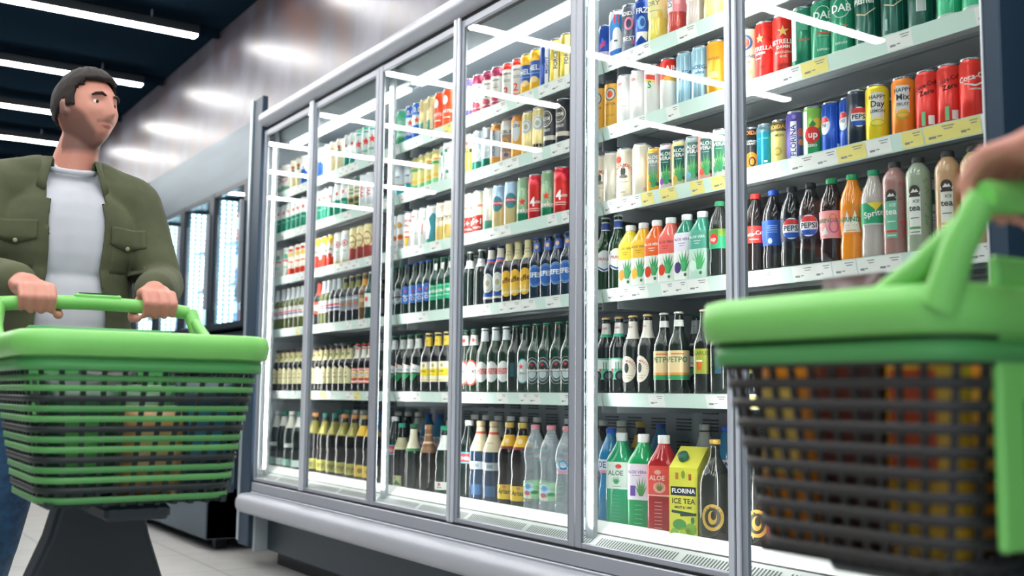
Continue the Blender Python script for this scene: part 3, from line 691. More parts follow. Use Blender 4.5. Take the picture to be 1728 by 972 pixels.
def bottle_parts(kind, glass, cap, label=None, sleeve=(), art=(), neck=None, neckart=(), clear=False, upper=None, ribs=False, facets=False):
    """label = (z0, z1, colour, width mm or None for all round); sleeve = further bands; neck = (z0, z1, colour); upper = (z, colour)"""
    P, cr, (c0, c1), ct = BPROF[kind]; R = prof_r(kind); sq = kind in ('a5', 'a15')
    top = 208 if kind == 'a15' else 140
    def rf(t, z, r):
        z *= 1000
        if z > top + 45: return r
        k = 1.0 if z < top else max(0, 1 - (z - top) / 45)
        return r + (rsq(t, z, r) - r) * k
    g = G(); gm = liquid(glass, clear); prof = []
    Z = sorted(set([z for _, z in P] + ([upper[0]] if upper else []) + ([k for k in range(14, 200, 9)] if ribs else [])))
    for z in Z:
        r = R(z) + (1.0 if ribs and (z // 9) % 2 and z < 200 else 0)
        prof.append((r/1000, z/1000, liquid(upper[1], True) if (upper and z >= upper[0]) else gm))
    g.lathe(prof, gm, 30 if not sq else 40, rf if sq else None)
    if facets:
        for s in (-1, 1):
            for k in range(5): wrap(g, [('R', s*0 + 0, 30 + 16*k, 24, 3.0, facets)], R, flat=sq, lift0=0.6)
    parts = [('bottle_body', g)]
    c = G(); n = 24; cm = mat(cap, 0.4, 0.0 if ct == 'screw' else 0.4, name='cap')
    if ct == 'crown': c.lathe([((cr+1.2)/1000, c0/1000), ((cr+1.0)/1000, (c0+2)/1000), ((cr)/1000, (c1-1.5)/1000), ((cr-2.5)/1000, c1/1000), (0, c1/1000)], cm, n, rf=lambda t, z, r: r + (0.0005*cos(t*21) if z < (c0+1)/1000 else 0))
    else: c.lathe([((cr-.5)/1000, c0/1000), ((cr)/1000, (c0+2)/1000), ((cr)/1000, (c1-2)/1000), ((cr-1.4)/1000, c1/1000), (0, c1/1000)], cm, 36, rf=lambda t, z, r: r + 0.0003*cos(t*18))
    parts.append(('cap', c))
    if label or art or sleeve:
        l = G()
        for b in ([label] if label else []) + list(sleeve):
            z0, z1, col = b[:3]; w = b[3] if len(b) > 3 else None
            if w: wrap(l, [('R', 0, (z0+z1)/2, w, z1-z0, col)], R, flat=sq, lift0=0.25)
            else:
                lm = mat(col, 0.4, name='label_paper'); zz = [z0] + [z for z in Z if z0 < z < z1] + [z1]
                l.lathe([((R(z)+.3)/1000, z/1000) for z in zz], lm, 30 if not sq else 40, rf if sq else None, cap0=False, cap1=False)
        wrap(l, art, R, flat=sq, lift0=0.55)
        parts.append(('label', l))
    if neck:
        l = G(); z0, z1, col = neck[:3]; lm = mat(col, 0.4, name='label_paper')
        zz = [z0] + [z for z in Z if z0 < z < z1] + [z1]
        l.lathe([((R(z)+.35)/1000, z/1000) for z in zz], lm, 24, cap0=False, cap1=False)
        for b in neck[3:]:
            l.lathe([((R(z)+.5)/1000, z/1000) for z in (b[0], b[1])], mat(b[2], 0.4), 24, cap0=False, cap1=False)
        wrap(l, neckart, R, lift0=0.6)
        parts.append(('neck_label', l))
    return parts
def carton_parts():
    g = G(); w, d, h = 0.046, 0.046, 0.205; ye = mat('#d9d64a', 0.35, name='carton_print')
    V = [(-w, -d, 0), (w, -d, 0), (w, d, 0), (-w, d, 0), (-w, -d, h), (w, -d, h), (w, d, h + .055), (-w, d, h + .055), (-w, -d + .004, h + .004), (w, -d + .004, h + .004)]
    g.add([(-w, -d, 0), (w, -d, 0), (w, d, 0), (-w, d, 0), (-w, -d, h), (w, -d, h), (w * .98, d - .012, h + .06), (-w * .98, d - .012, h + .06), (w, d, h + .055), (-w, d, h + .055)],
          [(3, 2, 1, 0), (0, 1, 5, 4), (4, 5, 6, 7), (7, 6, 8, 9), (1, 2, 8, 6, 5), (3, 0, 4, 7, 9), (2, 3, 9, 8)], ye)
    def face(prims, e0=0.3):
        for i, p in enumerate(prims):
            V, F = shape2d(p); e = (e0 + .1*min(i, 6)) / 1000
            g.add([(x/1000, -d - e, y/1000) for x, y in V], F, mat(p[-1], .35))
    L = [('R', 0, 136, 82, 26, '#1d2b3c'), ('T', 'FLORINA', 0, 136, 13, '#ffffff'), ('T', 'ICE TEA', 0, 106, 15, '#2a2f22'), ('T', 'MINT & LIME', 0, 88, 7, '#3a3f2a'),
         ('P', [(-38, 72), (30, 66), (30, 74), (-38, 80)], '#1f4a3e'), ('P', [(-10, 62), (42, 66), (42, 74), (-10, 70)], '#1f4a3e'),
         ('E', -12, 38, 22, 16, '#4f9a4a'), ('E', 6, 16, 24, 15, '#a9c93c'), ('E', 24, 26, 18, 18, '#7fae3e'), ('O', 6, 16, 20, 12, 2, '#eef2b0'), ('E', -30, 14, 12, 12, '#86b64a'), ('E', 30, 52, 6, 10, '#2f7a45'),
         ('R', -20, 180, 10, 20, '#b07a2a'), ('E', 0, 185, 6, 12, '#7a9a3a'), ('R', 22, 178, 9, 18, '#a85a2a')]
    face(L)
    c = G(); Mx = Matrix.Translation((-0.012, -d + 0.032, h + 0.026)) @ Matrix.Rotation(radians(38), 4, 'X')
    cc = G(); cc.lathe([(0.016, 0), (0.0165, 0.002), (0.0165, 0.016), (0.014, 0.018), (0, 0.018)], mat('#1f5a45', 0.4), 24, rf=lambda t, z, r: r + 0.0005*cos(t*20))
    c.v = [tuple(Mx @ Vector(p)) for p in cc.v]; c.f = cc.f; c.m = cc.m; c.s = cc.s; c.mats = cc.mats
    return [('carton_body', g), ('cap', c)]

W = '#f3f1ec'; CR = '#efe6cf'; RED = '#d8322b'; ORG = '#f0602a'; GRN = '#1f8a5c'; DG = '#0f5040'; BLU = '#2256b8'; GOLD = '#d8bd6a'; BRN = '#1c120e'; GRB = '#0e2a1c'; BLK = '#14181b'
HG = '#2f9c6a'
# name -> (object name, category, look, function, arguments, turn towards the aisle in degrees)
D = {}
def can(n, look, kind, base, bands=(), art=(), rot=26, **k): D[n] = ('drink_can', 'can', look, can_parts, dict(kind=kind, base=base, bands=bands, art=art, **k), rot)
def bot(n, look, kind, glass, cap, rot=22, name='beer_bottle', **k): D[n] = (name, 'bottle', look, bottle_parts, dict(kind=kind, glass=glass, cap=cap, **k), rot)
can('wring', 'white can with red ring', 'c5', W, [(6, 40, '#7fb59a')], [('O', 0, 92, 26, 30, 5, RED), ('R', 0, 92, 34, 8, '#3d6a5a')])
can('cremb', 'cream can with small red emblem', 'c5', CR, [(6, 70, '#efe2b8')], [('E', 0, 122, 11, 10, '#b8483c'), ('E', 0, 104, 12, 8, '#4f8a62'), ('R', 0, 84, 30, 4, '#c9a86a')])
can('crplain', 'plain cream can', 'c5', CR, [], [('E', 0, 100, 9, 14, '#9fb89a')])
can('bluew', 'white and blue can', 'c5', W, [(6, 78, '#2a66c4')], [('P', [(-20, 78), (20, 78), (0, 110)], '#2a66c4'), ('S', 0, 92, 9, W)])
can('wgstar', 'white can with small red star', 'c5', '#e6ece8', [(6, 60, '#2d9480')], [('S', 0, 110, 12, RED)])
can('hsilver', 'silver white can with big red star', 'c5', '#dfeae6', [(150, 168, '#43b087')], [('S', 0, 92, 24, '#e23a30'), ('T', 'eineken', 0, 46, 15, HG), ('R', 0, 140, 30, 7, '#3a9ab0')], rot=36)
can('hgreen', 'pale green can with white lettering', 'c5', '#6cc49c', [(6, 36, '#3a9f74'), (128, 168, '#52b88c')], [('R', 0, 104, 40, 24, '#a8e0c4'), ('T', 'eineken', 0, 52, 20, W)], rot=36)
can('hblue', 'blue and white can with red star', 'c5', '#2a62b8', [(66, 112, '#d5e8de')], [('S', 0, 88, 17, '#e23a30'), ('T', '0.0', 0, 134, 22, W), ('T', 'eineken', 0, 40, 20, W)], rot=36)
can('goldg', 'gold can with green foot', 'c5', '#dcc68a', [(6, 62, '#5f9a84')], [('R', 12, 84, 16, 130, '#eadcae')])
can('orng', 'orange red can with white figure', 'c5', '#ee5426', [(6, 30, '#f0683a')], [('E', -8, 118, 15, 20, W), ('T', 'AMSTEL', 0, 68, 13, W), ('R', 0, 42, 36, 4, W)])
can('purp', 'white can with lilac top', 'c5', W, [(120, 168, '#8d7cc0'), (10, 34, '#6a58a8')], [('T', 'CIDER', 0, 84, 8, '#5a5a70')])
can('maroon', 'white can with maroon top and berries', 'c5', '#ece7dc', [(128, 168, '#a33a5a')], [('T', 'SOMERSBY', 0, 112, 7, '#454545'), ('R', 0, 92, 32, 2, '#8a8a85'), ('T', 'CHERRY', 0, 82, 7, '#6a6460'), ('E', -7, 42, 12, 14, '#9c2f4c'), ('E', 9, 38, 11, 12, '#b03c58'), ('R', 0, 18, 46, 14, '#a02c4a'), ('E', 4, 60, 8, 3, '#4f9a60')])
can('redtop', 'white can with red top and big numeral', 'c5', '#ece9e0', [(140, 168, '#e2362c')], [('T', 'SOMERSBY', 0, 122, 7, '#454545'), ('R', 0, 98, 34, 2, '#7a7a78'), ('R', 0, 92, 34, 2, '#7a7a78'), ('T', '2', 0, 52, 30, '#e2362c'), ('T', 'ZERO', 0, 22, 12, '#e2362c')])
can('bluyel', 'blue and yellow can', 'c5', '#1f4f9a', [(122, 168, '#f3b62a'), (6, 52, '#f3b62a')], [('T', 'HELL', 0, 94, 20, W), ('E', -4, 50, 18, 12, '#f1cf8f'), ('R', 0, 74, 40, 5, '#5a87c4')])
can('bluev', 'blue can with upright white lettering', 'c5', '#1f4da6', [], [('R', 8, 84, 14, 138, '#e8eef6'), ('T', 'MIGHTY', 8, 84, 12, 90, '#1f4da6')])
can('yelf', 'yellow can with upright dark lettering', 'c5', '#f1cf3e', [], [('R', 6, 84, 16, 150, '#f7edc0'), ('T', 'FORCE', 5, 86, 15, 90, '#2a3f66'), ('R', 20, 70, 5, 90, '#1a1a1a')])
can('bullc', 'silver and blue slim can with red mark', 'rb', '#cfd6de', [(6, 58, '#2450b8')], [('T', 'Bull', 0, 78, 13, '#dd3333'), ('P', [(-22, 58), (22, 58), (-22, 122)], '#2f5ec2')], metal=0.5)
can('bluepk', 'blue slim can with pink streak', 'rb', '#2a55b8', [(6, 40, '#e8d6ea')], [('P', [(-10, 50), (10, 60), (10, 78), (-10, 66)], '#e0508c')])
can('bluestr', 'white can with blue wave and red stripes', 'c5', '#eef3f8', [(120, 168, '#eef3f8')], [('P', [(-26, 60), (26, 90), (26, 150), (-4, 150), (-26, 120)], '#2a86cc'), ('R', -4, 136, 5, 30, RED), ('R', 8, 136, 5, 30, RED), ('P', [(-26, 10), (26, 10), (26, 36), (-26, 24)], '#2a6fc0'), ('E', 4, 74, 16, 32, W), ('R', 0, 60, 12, 6, '#24406e')])
can('greyp', 'dark grey can with pink swoosh', 'c5', '#5f6470', [(6, 24, '#6d7480')], [('T', 'ADIDAS', 0, 134, 13, W), ('O', 0, 100, 16, 22, 7, '#f08aa6'), ('T', 'BEST', 0, 48, 15, W), ('R', 20, 36, 20, 12, '#e05a7e')])
can('bluef', 'blue can with white frosty figures', 'c5', '#1f4fb0', [], [('T', 'FRZ', 0, 124, 18, W), ('E', 0, 84, 14, 22, '#7ab8e0'), ('E', 4, 84, 8, 14, '#1f4fb0'), ('P', [(-20, 22), (0, 40), (18, 20), (20, 52), (-16, 54)], W)])
can('wgreen', 'white can with green foot and red mark', 'c5', '#e4e9e6', [(6, 84, '#2f9478'), (30, 40, '#8fd0a8')], [('E', 0, 116, 9, 10, '#dd6a55'), ('R', 0, 62, 30, 4, '#a6dcc4')])
can('ggold', 'olive green and cream can', 'c5', '#dfe0c6', [(6, 66, '#4e6650'), (140, 168, '#2c5c4a'), (66, 74, '#d0ac5e')], [('R', 0, 110, 34, 6, '#7f8a5a'), ('R', 0, 92, 34, 10, '#8fa07a'), ('R', 0, 40, 34, 10, '#b39a52')])
can('wredv', 'white can with upright red lettering', 'c5', '#e2e6e8', [], [('T', 'Wild', 0, 84, 24, 90, '#dd3b34')])
can('silteal', 'grey can with teal foot', 'c5', '#c6ced4', [(6, 60, '#2aa6b4')], [('R', 0, 62, 60, 3, '#e0a05a'), ('R', -8, 36, 12, 40, '#e6eef0'), ('R', 0, 96, 24, 8, '#8f9aa2')])
can('yelgr', 'pale yellow can with green band', 'c5', '#ecdf96', [(14, 38, '#8fd49a'), (100, 114, '#74c48a')], [('E', 0, 122, 18, 5, '#e8945a'), ('E', 0, 52, 20, 8, '#f2c25a'), ('T', 'ZERO', 0, 107, 10, '#2f9a5c')])
can('wgdot', 'white can with green dots', 'c5', '#eef3ef', [], [('E', 0, 130, 8, 8, '#2f9a78'), ('R', -12, 88, 8, 60, '#4cb890'), ('E', 8, 40, 7, 8, '#4f8a80'), ('R', 10, 140, 14, 5, '#ee8888')])
can('yelred', 'yellow can with dark band', 'c5', '#f1d45e', [(90, 106, '#3b3a2c'), (106, 168, '#e9dca4')], [('E', 0, 128, 10, 9, '#d96a5c'), ('T', 'BEER', 0, 98, 10, '#f1d45e')])
can('silgr', 'silver can with green foot', 'c5', '#b9c3c6', [(6, 40, '#2f7d68')], [('O', 0, 70, 24, 30, 3, '#eef3f0'), ('R', 0, 118, 26, 12, '#8f9ca0'), ('R', 0, 74, 26, 12, '#dfe8e4')], metal=0.5)
can('hopv', 'grey can with orange ends and upright lettering', 'c5', '#c2c8ce', [(6, 34, '#e8a24c'), (138, 168, '#c98338')], [('T', 'HOUBLON', 0, 88, 14, 90, '#2f3b48')], metal=0.35)
can('gobbr', 'brown and silver can with grey lettering', 'c5', '#9d8478', [(108, 168, '#b9b9b4'), (6, 40, '#c9a48c')], [('T', 'GOBLIN', 0, 118, 14, '#54585c'), ('E', 0, 80, 15, 16, '#c9913c'), ('E', 0, 74, 8, 10, '#6b4a3a'), ('E', 6, 28, 10, 8, '#5e6a8e')], lid='#b07a3a')
can('gobor', 'orange can with grey shape', 'c5', '#dd9a3e', [(6, 30, '#f0a64c'), (144, 168, '#b9782c')], [('E', 0, 106, 18, 40, '#c3c8cc'), ('T', 'GIN', 0, 126, 13, '#3b4044')], lid='#a96f30')
can('golddisc', 'gold striped can with pale round badge', 'c5', '#dcc98c', [(18, 30, '#2b2f30')], [('E', 0, 108, 25, 27, '#cdd3d4'), ('O', 0, 108, 21, 23, 3, '#8c959a'), ('E', 0, 108, 9, 10, '#a9a28a')], metal=0.4, stripes=('#efe2b4', 16))
can('blkcirc', 'black can with cream ring badge', 'c5', '#34353a', [(30, 46, '#cfc6b4'), (46, 52, '#34353a')], [('O', 0, 110, 27, 30, 2.4, '#d9d2c4'), ('O', 0, 110, 20, 22, 2, '#a59f94'), ('R', 0, 110, 36, 12, '#c9c2b4'), ('T', 'ALE', 0, 110, 9, '#2a2b2e'), ('T', 'STOUT', 0, 66, 9, '#d9d2c4')], rot=10)
can('amber', 'amber can with round badge and dark rim', 'c5', '#eeb54a', [(152, 168, '#4b4136')], [('E', 0, 116, 20, 22, '#cfd0cc'), ('O', 0, 116, 20, 22, 4, '#5b6470'), ('E', 0, 116, 10, 12, '#dd5a34'), ('T', 'NATUR', 0, 82, 8, '#9a6a2c'), ('R', 0, 44, 30, 4, '#d99a3a')], lid='#3a3a3e')
can('wplain', 'plain white can with faint red mark', 'c5', '#f2efec', [], [('E', -10, 136, 10, 5, '#e88f88'), ('T', 'VODKA', 4, 60, 5, '#c2c2c2')])
can('wred5', 'white can with red and green mark', 'c5', '#f1efe9', [(150, 168, '#d8354a')], [('P', [(-20, 122), (20, 112), (20, 128), (-20, 138)], '#e2402c'), ('P', [(-20, 112), (20, 104), (20, 110), (-20, 120)], '#f0c43a'), ('T', 'S', 2, 98, 22, '#2a9c54')], rot=10)
can('alb', 'red topped white can', 'c5', '#f1efe9', [(100, 168, '#e03428')], [('T', 'Alb', 4, 130, 20, W), ('P', [(-20, 96), (22, 90), (22, 104), (-20, 108)], '#f0b43a')], rot=40)
can('silblu', 'silver blue striped can', 'c5', '#9cc6d8', [], [('T', 'HOEGA', 0, 100, 12, '#1f4a78'), ('T', 'white', 0, 84, 9, '#1f4a78')], metal=0.4, stripes=('#dfeef4', 14))
can('amb2', 'orange yellow can', 'c5', '#f0a92c', [], [('T', 'RADLER', 0, 110, 8, '#8a5a1c'), ('R', 0, 60, 30, 20, '#f4c98f')])
can('beigeb', 'beige can with blue and red round badge', 'c5', '#d9cfae', [], [('O', 0, 122, 24, 24, 7, '#33507e'), ('E', 0, 122, 15, 15, '#d84c34'), ('T', 'MUNCHNER', 0, 80, 9, '#33507e'), ('R', 0, 64, 34, 3, '#c9664c'), ('E', 0, 34, 22, 9, '#a6b47a')], lid='#2d3338', rot=20)
can('redest', 'red can with white lettering', 'c5', '#d9291f', [(6, 12, '#c4221a')], [('S', 0, 118, 15, '#e8c46a'), ('T', 'ESTRELLA', 0, 88, 12, W), ('T', 'DAMM', 0, 74, 8, W), ('C', 'LAGER BEER', 0, 84, 40, 5, 140, 40, '#4a1a16'), ('R', -6, 60, 20, 3, W), ('T', 'LAGER', 0, 34, 7, '#7a1f18')], rot=2)
can('redest2', 'red can with gold star', 'c5', '#dc2c20', [(6, 12, '#c4221a')], [('S', 0, 118, 17, '#e8c46a'), ('T', 'ESTRELLA', 0, 88, 13, W), ('T', 'DAMM', 0, 73, 9, W), ('T', 'BARCELONA', 0, 58, 6, '#f2d8c8'), ('T', 'BEER', 0, 46, 6, '#f2d8c8'), ('T', 'LAGER', 0, 22, 7, '#7a1f18')], rot=32)
can('dab', 'green can with white lettering and red line', 'c5', '#1f8a64', [(6, 10, '#c9d2d0')], [('O', 0, 122, 23, 26, 1.6, '#dfeee6'), ('T', 'DAB', 0, 122, 20, '#eaf4ee'), ('R', 0, 74, 36, 4, '#dd5a3c'), ('R', 0, 66, 30, 2, '#9fd4bc'), ('T', 'EXPORT', 0, 28, 6, '#dcefe6')], stripes=('#3ca880', 8), rot=30)
can('dab2', 'green and silver can seen from its side', 'c5', '#1f7f5e', [], [('R', -22, 84, 20, 130, '#c6dcd4'), ('R', 10, 74, 30, 4, '#dd5a3c'), ('R', 8, 110, 24, 20, '#49a884')], rot=30)
can('dkgreen', 'dark green striped can', 'c5', '#0f4f42', [(6, 10, '#9fb5b0')], [('P', [(-26, 86), (0, 78), (26, 96), (26, 99), (0, 81), (-26, 89)], '#d9c49a'), ('T', 'Pilsner', -4, 118, 16, '#dfe8df'), ('R', -20, 34, 8, 30, '#8fb0a6')], stripes=('#2f8a70', 14), rot=28)
can('dkgreen2', 'dark green can with white barcode', 'c5', '#0f4a3e', [(6, 10, '#9fb5b0')], [('R', 4, 60, 22, 34, '#e6ebe6')] + [('R', -4 + 2.6*k, 60, 1.1, 32, '#5d6a66') for k in range(7)], stripes=('#2a7f68', 10), rot=28)
can('brgreen', 'bright green can with silver foot', 'c5', '#25a070', [(6, 14, '#c9d2d0')], [], stripes=('#6fd0a4', 10))
can('gremb', 'white can with green emblem and red band', 'c5', '#e9eae0', [], [('E', 0, 116, 16, 16, '#5aa888'), ('R', 0, 92, 46, 10, '#e0566a'), ('R', 0, 56, 30, 8, '#8fc4a4')])
can('ryel', 'white and red can with yellow patch', 'c5', '#f1e8d8', [(6, 40, '#e2452c')], [('E', 0, 142, 16, 9, '#e2452c'), ('E', 2, 116, 16, 14, '#ecc45a'), ('R', 0, 76, 40, 8, '#e2452c')])
can('wyr', 'white can with yellow top and red foot', 'c5', '#f4efe6', [(6, 52, '#e4402a'), (140, 168, '#f2b73a')], [('P', [(-22, 140), (22, 140), (14, 112)], '#f2b73a'), ('T', 'oke', 0, 92, 16, '#5a5f66'), ('E', 0, 60, 16, 12, '#c43a2c')])
can('woval', 'pale grey can with red oval', 'c5', '#dfe2df', [(6, 20, '#d8c690')], [('O', 0, 104, 20, 17, 5, '#dd5a62'), ('E', 0, 104, 9, 7, '#dd7a7c'), ('R', 0, 66, 26, 10, '#b4cdbc')], lid='#d9cf9a')
can('crred', 'cream and brown red can with ring', 'c5', '#dccf9a', [(6, 64, '#a84a44')], [('O', 0, 96, 26, 36, 5, '#b0503e'), ('T', 'stolc', 0, 98, 14, '#5a5242')], lid='#d9cf9a')
can('fruit', 'silver can with orange slices', 'c5', '#d8dcdf', [], [('E', -3, 116, 15, 14, '#eec04a'), ('O', -3, 116, 15, 14, 3, '#c8562c'), ('E', 4, 62, 16, 14, '#d05a34'), ('O', 4, 62, 16, 14, 3, '#eeb64a'), ('T', 'RADLER', 0, 24, 6, '#c06a5c')])
can('scriptr', 'white can with red script and yellow glass', 'c5', '#f3f0ec', [], [('T', 'Alma', 0, 128, 14, '#e0393c'), ('T', 'RED', 0, 104, 10, '#e0694c'), ('R', 0, 76, 26, 8, '#ee8a4a'), ('R', 0, 54, 28, 6, '#dd3a34'), ('P', [(-12, 50), (12, 50), (7, 12), (-7, 12)], '#f2c23a')])
can('wredt', 'white can with red lettering', 'c5', '#f2f1ee', [], [('T', 'Pirinsko', -2, 74, 10, 90, '#e0394a'), ('R', 0, 118, 24, 3, '#a9c0bc')])
can('wteal', 'white and teal blue can', 'c5', '#f1f2ef', [(6, 22, '#3c9a8a')], [('P', [(-4, 20), (26, 20), (26, 130), (10, 132), (-6, 110), (4, 70)], '#3f93a4')], rot=34)
can('dulz', 'cream and yellow can with dark lettering', 'c5', '#f2e4c8', [(6, 66, '#eecf7c')], [('O', 0, 138, 7, 9, 2, '#c29aa4'), ('T', 'Dunkel', 0, 100, 15, '#5d5a44'), ('P', [(-26, 84), (26, 92), (26, 95), (-26, 87)], '#8f7f55')], rot=32)
can('kam', 'cream can with red script and red block', 'pk', '#e8e4d0', [(6, 66, '#d8342e')], [('T', 'Kamen', 0, 112, 15, '#cf4038'), ('P', [(-28, 66), (28, 66), (28, 74), (-22, 70)], '#d8342e'), ('T', '5+1', 0, 46, 22, W), ('T', 'GRATIS', 0, 22, 8, W)], rot=30)
can('wgbot', 'cream white can with green foot', 'pk', '#e6e4d6', [(6, 40, '#5aa088')], [('R', -20, 60, 6, 8, '#d98a7c')])
can('bluem', 'pale blue and sand can with teal emblem', 'pk', '#e9cf96', [(96, 172, '#a9c4dc')], [('E', 0, 96, 24, 30, '#4a8f98'), ('R', 0, 98, 44, 17, '#c8304e'), ('T', 'CORONIA', 0, 98, 9, W)], rot=34)
can('hgr', 'green pack can with red star', 'pk', '#7da07c', [(6, 34, '#1f7f58')], [('S', 0, 78, 17, '#e2483a'), ('T', 'eineken', 0, 46, 18, W), ('C', 'PREMIUM', 0, 90, 36, 10, 150, 30, '#b4cfae')], rot=34)
can('red4', 'red multipack can with numeral four', 'pk', '#dc2f2c', [(6, 36, '#c8262a'), (128, 172, '#cc2436')], [('T', '4', -8, 66, 34, W), ('T', 'x500', 12, 66, 9, W), ('R', 0, 42, 44, 4, '#f2b8b0'), ('R', 0, 34, 40, 3, '#f2b8b0')], rot=34)
can('moret', 'cream can with red arched lettering', 'pk', '#f3e8d3', [(6, 20, '#efe0c4')], [('C', 'BIRRA', 0, 84, 30, 10, 172, 105, '#d9452f'), ('C', 'MORETTI', 0, 84, 30, 10, 80, 2, '#d9452f'), ('E', 0, 92, 9, 16, '#4b5552'), ('E', 1, 108, 5, 6, '#c9a88a'), ('E', 0, 76, 15, 6, '#8a8f84'), ('E', -18, 134, 12, 11, '#dd4433'), ('R', 0, 58, 36, 3, '#d9c08a'), ('R', 0, 24, 16, 2, '#8a8478')], rot=36)
can('moretp', 'plain cream can turned to its back', 'pk', '#f3e9d6', [], [('R', 20, 18, 14, 2, '#a09a8c'), ('R', 20, 24, 12, 2, '#a09a8c')])
def aloecan(n, look, base, body, fruit): can(n, look, 'st' if False else 'sl', base, [], [('R', -2, 92, 34, 70, body), ('T', 'ALOE', -2, 112, 11, W), ('T', 'VERA', -2, 98, 11, W), ('R', -2, 86, 20, 2, '#a9d4c4'), ('A', -2, 18, 40, 66, '#6fb56a'), ('A', 2, 16, 30, 54, '#3f9a62'), ('E', 14, 26, 6, 6, '#3c5e58'), ('E', -14, 26, 8, 10, fruit)], rot=36)
aloecan('aloy', 'yellow aloe can with grey panel', '#f0b93a', '#8d9b98', '#e8a03a'); aloecan('alop', 'pale pink aloe can with dark green panel', '#ecd0d8', '#1f5e5a', '#8a5ab0')
aloecan('aloc', 'cream aloe can with dark green panel', '#ecd49a', '#1f5e5a', '#e0b44a'); aloecan('alog', 'grey green aloe can', '#a4b5b2', '#4f7470', '#7fb8d0')
aloecan('alor', 'pink aloe can with strawberry', '#f0a89c', '#3f6e68', '#e0604c'); aloecan('alow', 'white and green aloe can with large leaves', '#dfeae2', '#3c8468', '#5aa878')
can('monor', 'black slim can with orange lettering', 'rb', '#25282c', [], [('T', 'ADIDAS', 0, 116, 11, '#ee7a2a'), ('T', 'GUARANA', 0, 92, 6, '#d8d8d8'), ('T', 'KRAFT', 0, 84, 6, '#d8d8d8'), ('E', 0, 34, 20, 26, '#f08a24'), ('O', 2, 32, 10, 14, 4, '#2a2420')], rot=34)
can('teal', 'teal slim can', 'rb', '#1f8aa4', [(108, 134, '#5d7f8c')], [('R', 8, 24, 10, 5, W), ('R', 0, 90, 30, 3, '#45b0c4')])
can('monye', 'yellow slim can with brown print', 'rb', '#e5d67a', [(100, 134, '#59542e')], [('T', 'ADIDAS', 0, 112, 11, '#f0b04a'), ('T', 'LEMON', 0, 88, 7, '#6a5f34'), ('E', 0, 42, 14, 14, '#cdb95a'), ('O', 0, 42, 10, 10, 2, '#8f8240')], rot=30)
can('florc', 'purple can with upright white lettering', 'sl', '#5a4f9e', [], [('R', -4, 62, 17, 108, '#eceaf4'), ('T', 'FLORINA', -4, 62, 15, 90, '#3f3a8a'), ('E', 16, 84, 8, 12, '#c8566a'), ('E', 16, 56, 7, 9, '#d87a5a'), ('E', -2, 128, 6, 6, '#8a80c4')], rot=34)
can('sevup', 'lime green can with red circle', 'sl', '#8cc456', [(6, 62, '#3aa76a')], [('R', -20, 72, 14, 120, '#e6f0e4'), ('E', 14, 98, 12, 14, '#f2c83a'), ('P', [(-8, 92), (2, 106), (12, 94), (2, 84)], '#2f8a4a'), ('E', 0, 66, 21, 23, '#dd2f2c'), ('T', 'up', 2, 66, 18, W), ('T', 'ZERO', 0, 36, 7, W)], rot=32)
can('pepsib', 'blue can with round white, red and blue badge', 'sl', '#1f51b8', [], [('E', -26, 82, 16, 25, '#e8eef4'), ('P', [(-42, 88), (-12, 92), (-18, 104), (-34, 106)], '#dd3a3c'), ('T', 'PSI', -28, 82, 9, '#1d2433'), ('R', 12, 22, 9, 16, '#dfe8f2')], stripes=('#4a7fdc', 12), rot=52)
can('pepsik', 'dark slim can with round badge', 'sl', '#27313f', [], [('E', 0, 74, 22, 26, '#e8eef4'), ('P', [(-20, 84), (20, 84), (14, 97), (-14, 97)], '#dd3a3c'), ('P', [(-20, 64), (20, 64), (14, 51), (-14, 51)], '#2a58c0'), ('T', 'PEPSI', 0, 74, 12, '#1d2433')], rot=44)
can('lemy', 'yellow can with silver panel and lemon', 'sl', '#ecd22c', [], [('R', 0, 90, 32, 68, '#d5d9d8'), ('T', 'HAPPY', 0, 112, 10, '#33383c'), ('T', 'Day', 0, 94, 15, '#33383c'), ('T', 'LEMON', 0, 76, 8, '#4a4f52'), ('E', 0, 50, 17, 9, '#f2dc5a'), ('O', 0, 46, 18, 9, 2, '#8fbf4a')], rot=36)
can('lemo', 'orange can with silver panel and fruit', 'sl', '#f08a2c', [], [('R', 0, 90, 32, 68, '#d5d9d8'), ('T', 'HAPPY', 0, 112, 10, '#33383c'), ('T', 'Mix', 0, 94, 15, '#33383c'), ('T', 'FRUIT', 0, 76, 8, '#4a4f52'), ('E', 0, 54, 15, 10, '#f2b43a'), ('O', 0, 48, 17, 9, 2, '#7fb84a')], rot=36)
can('redz', 'red slim can with dark lettering', 'sl', '#e03a32', [], [('T', 'Coca-Cola', -2, 108, 10, 18, '#4a1a1c'), ('T', 'Zero', 0, 90, 12, 12, '#2a1216'), ('R', -8, 26, 9, 34, '#7fc08a'), ('R', 10, 22, 14, 22, '#eae6e0')], rot=30)
can('coke', 'red can with flowing white script', 'sl', '#e2352b', [], [('T', 'Coca-Cola', 0, 100, 13, 10, W), ('P', [(-26, 84), (0, 76), (26, 88), (26, 92), (0, 80), (-26, 87)], W), ('T', 'ORIGINAL', 0, 70, 4, W)], rot=40)
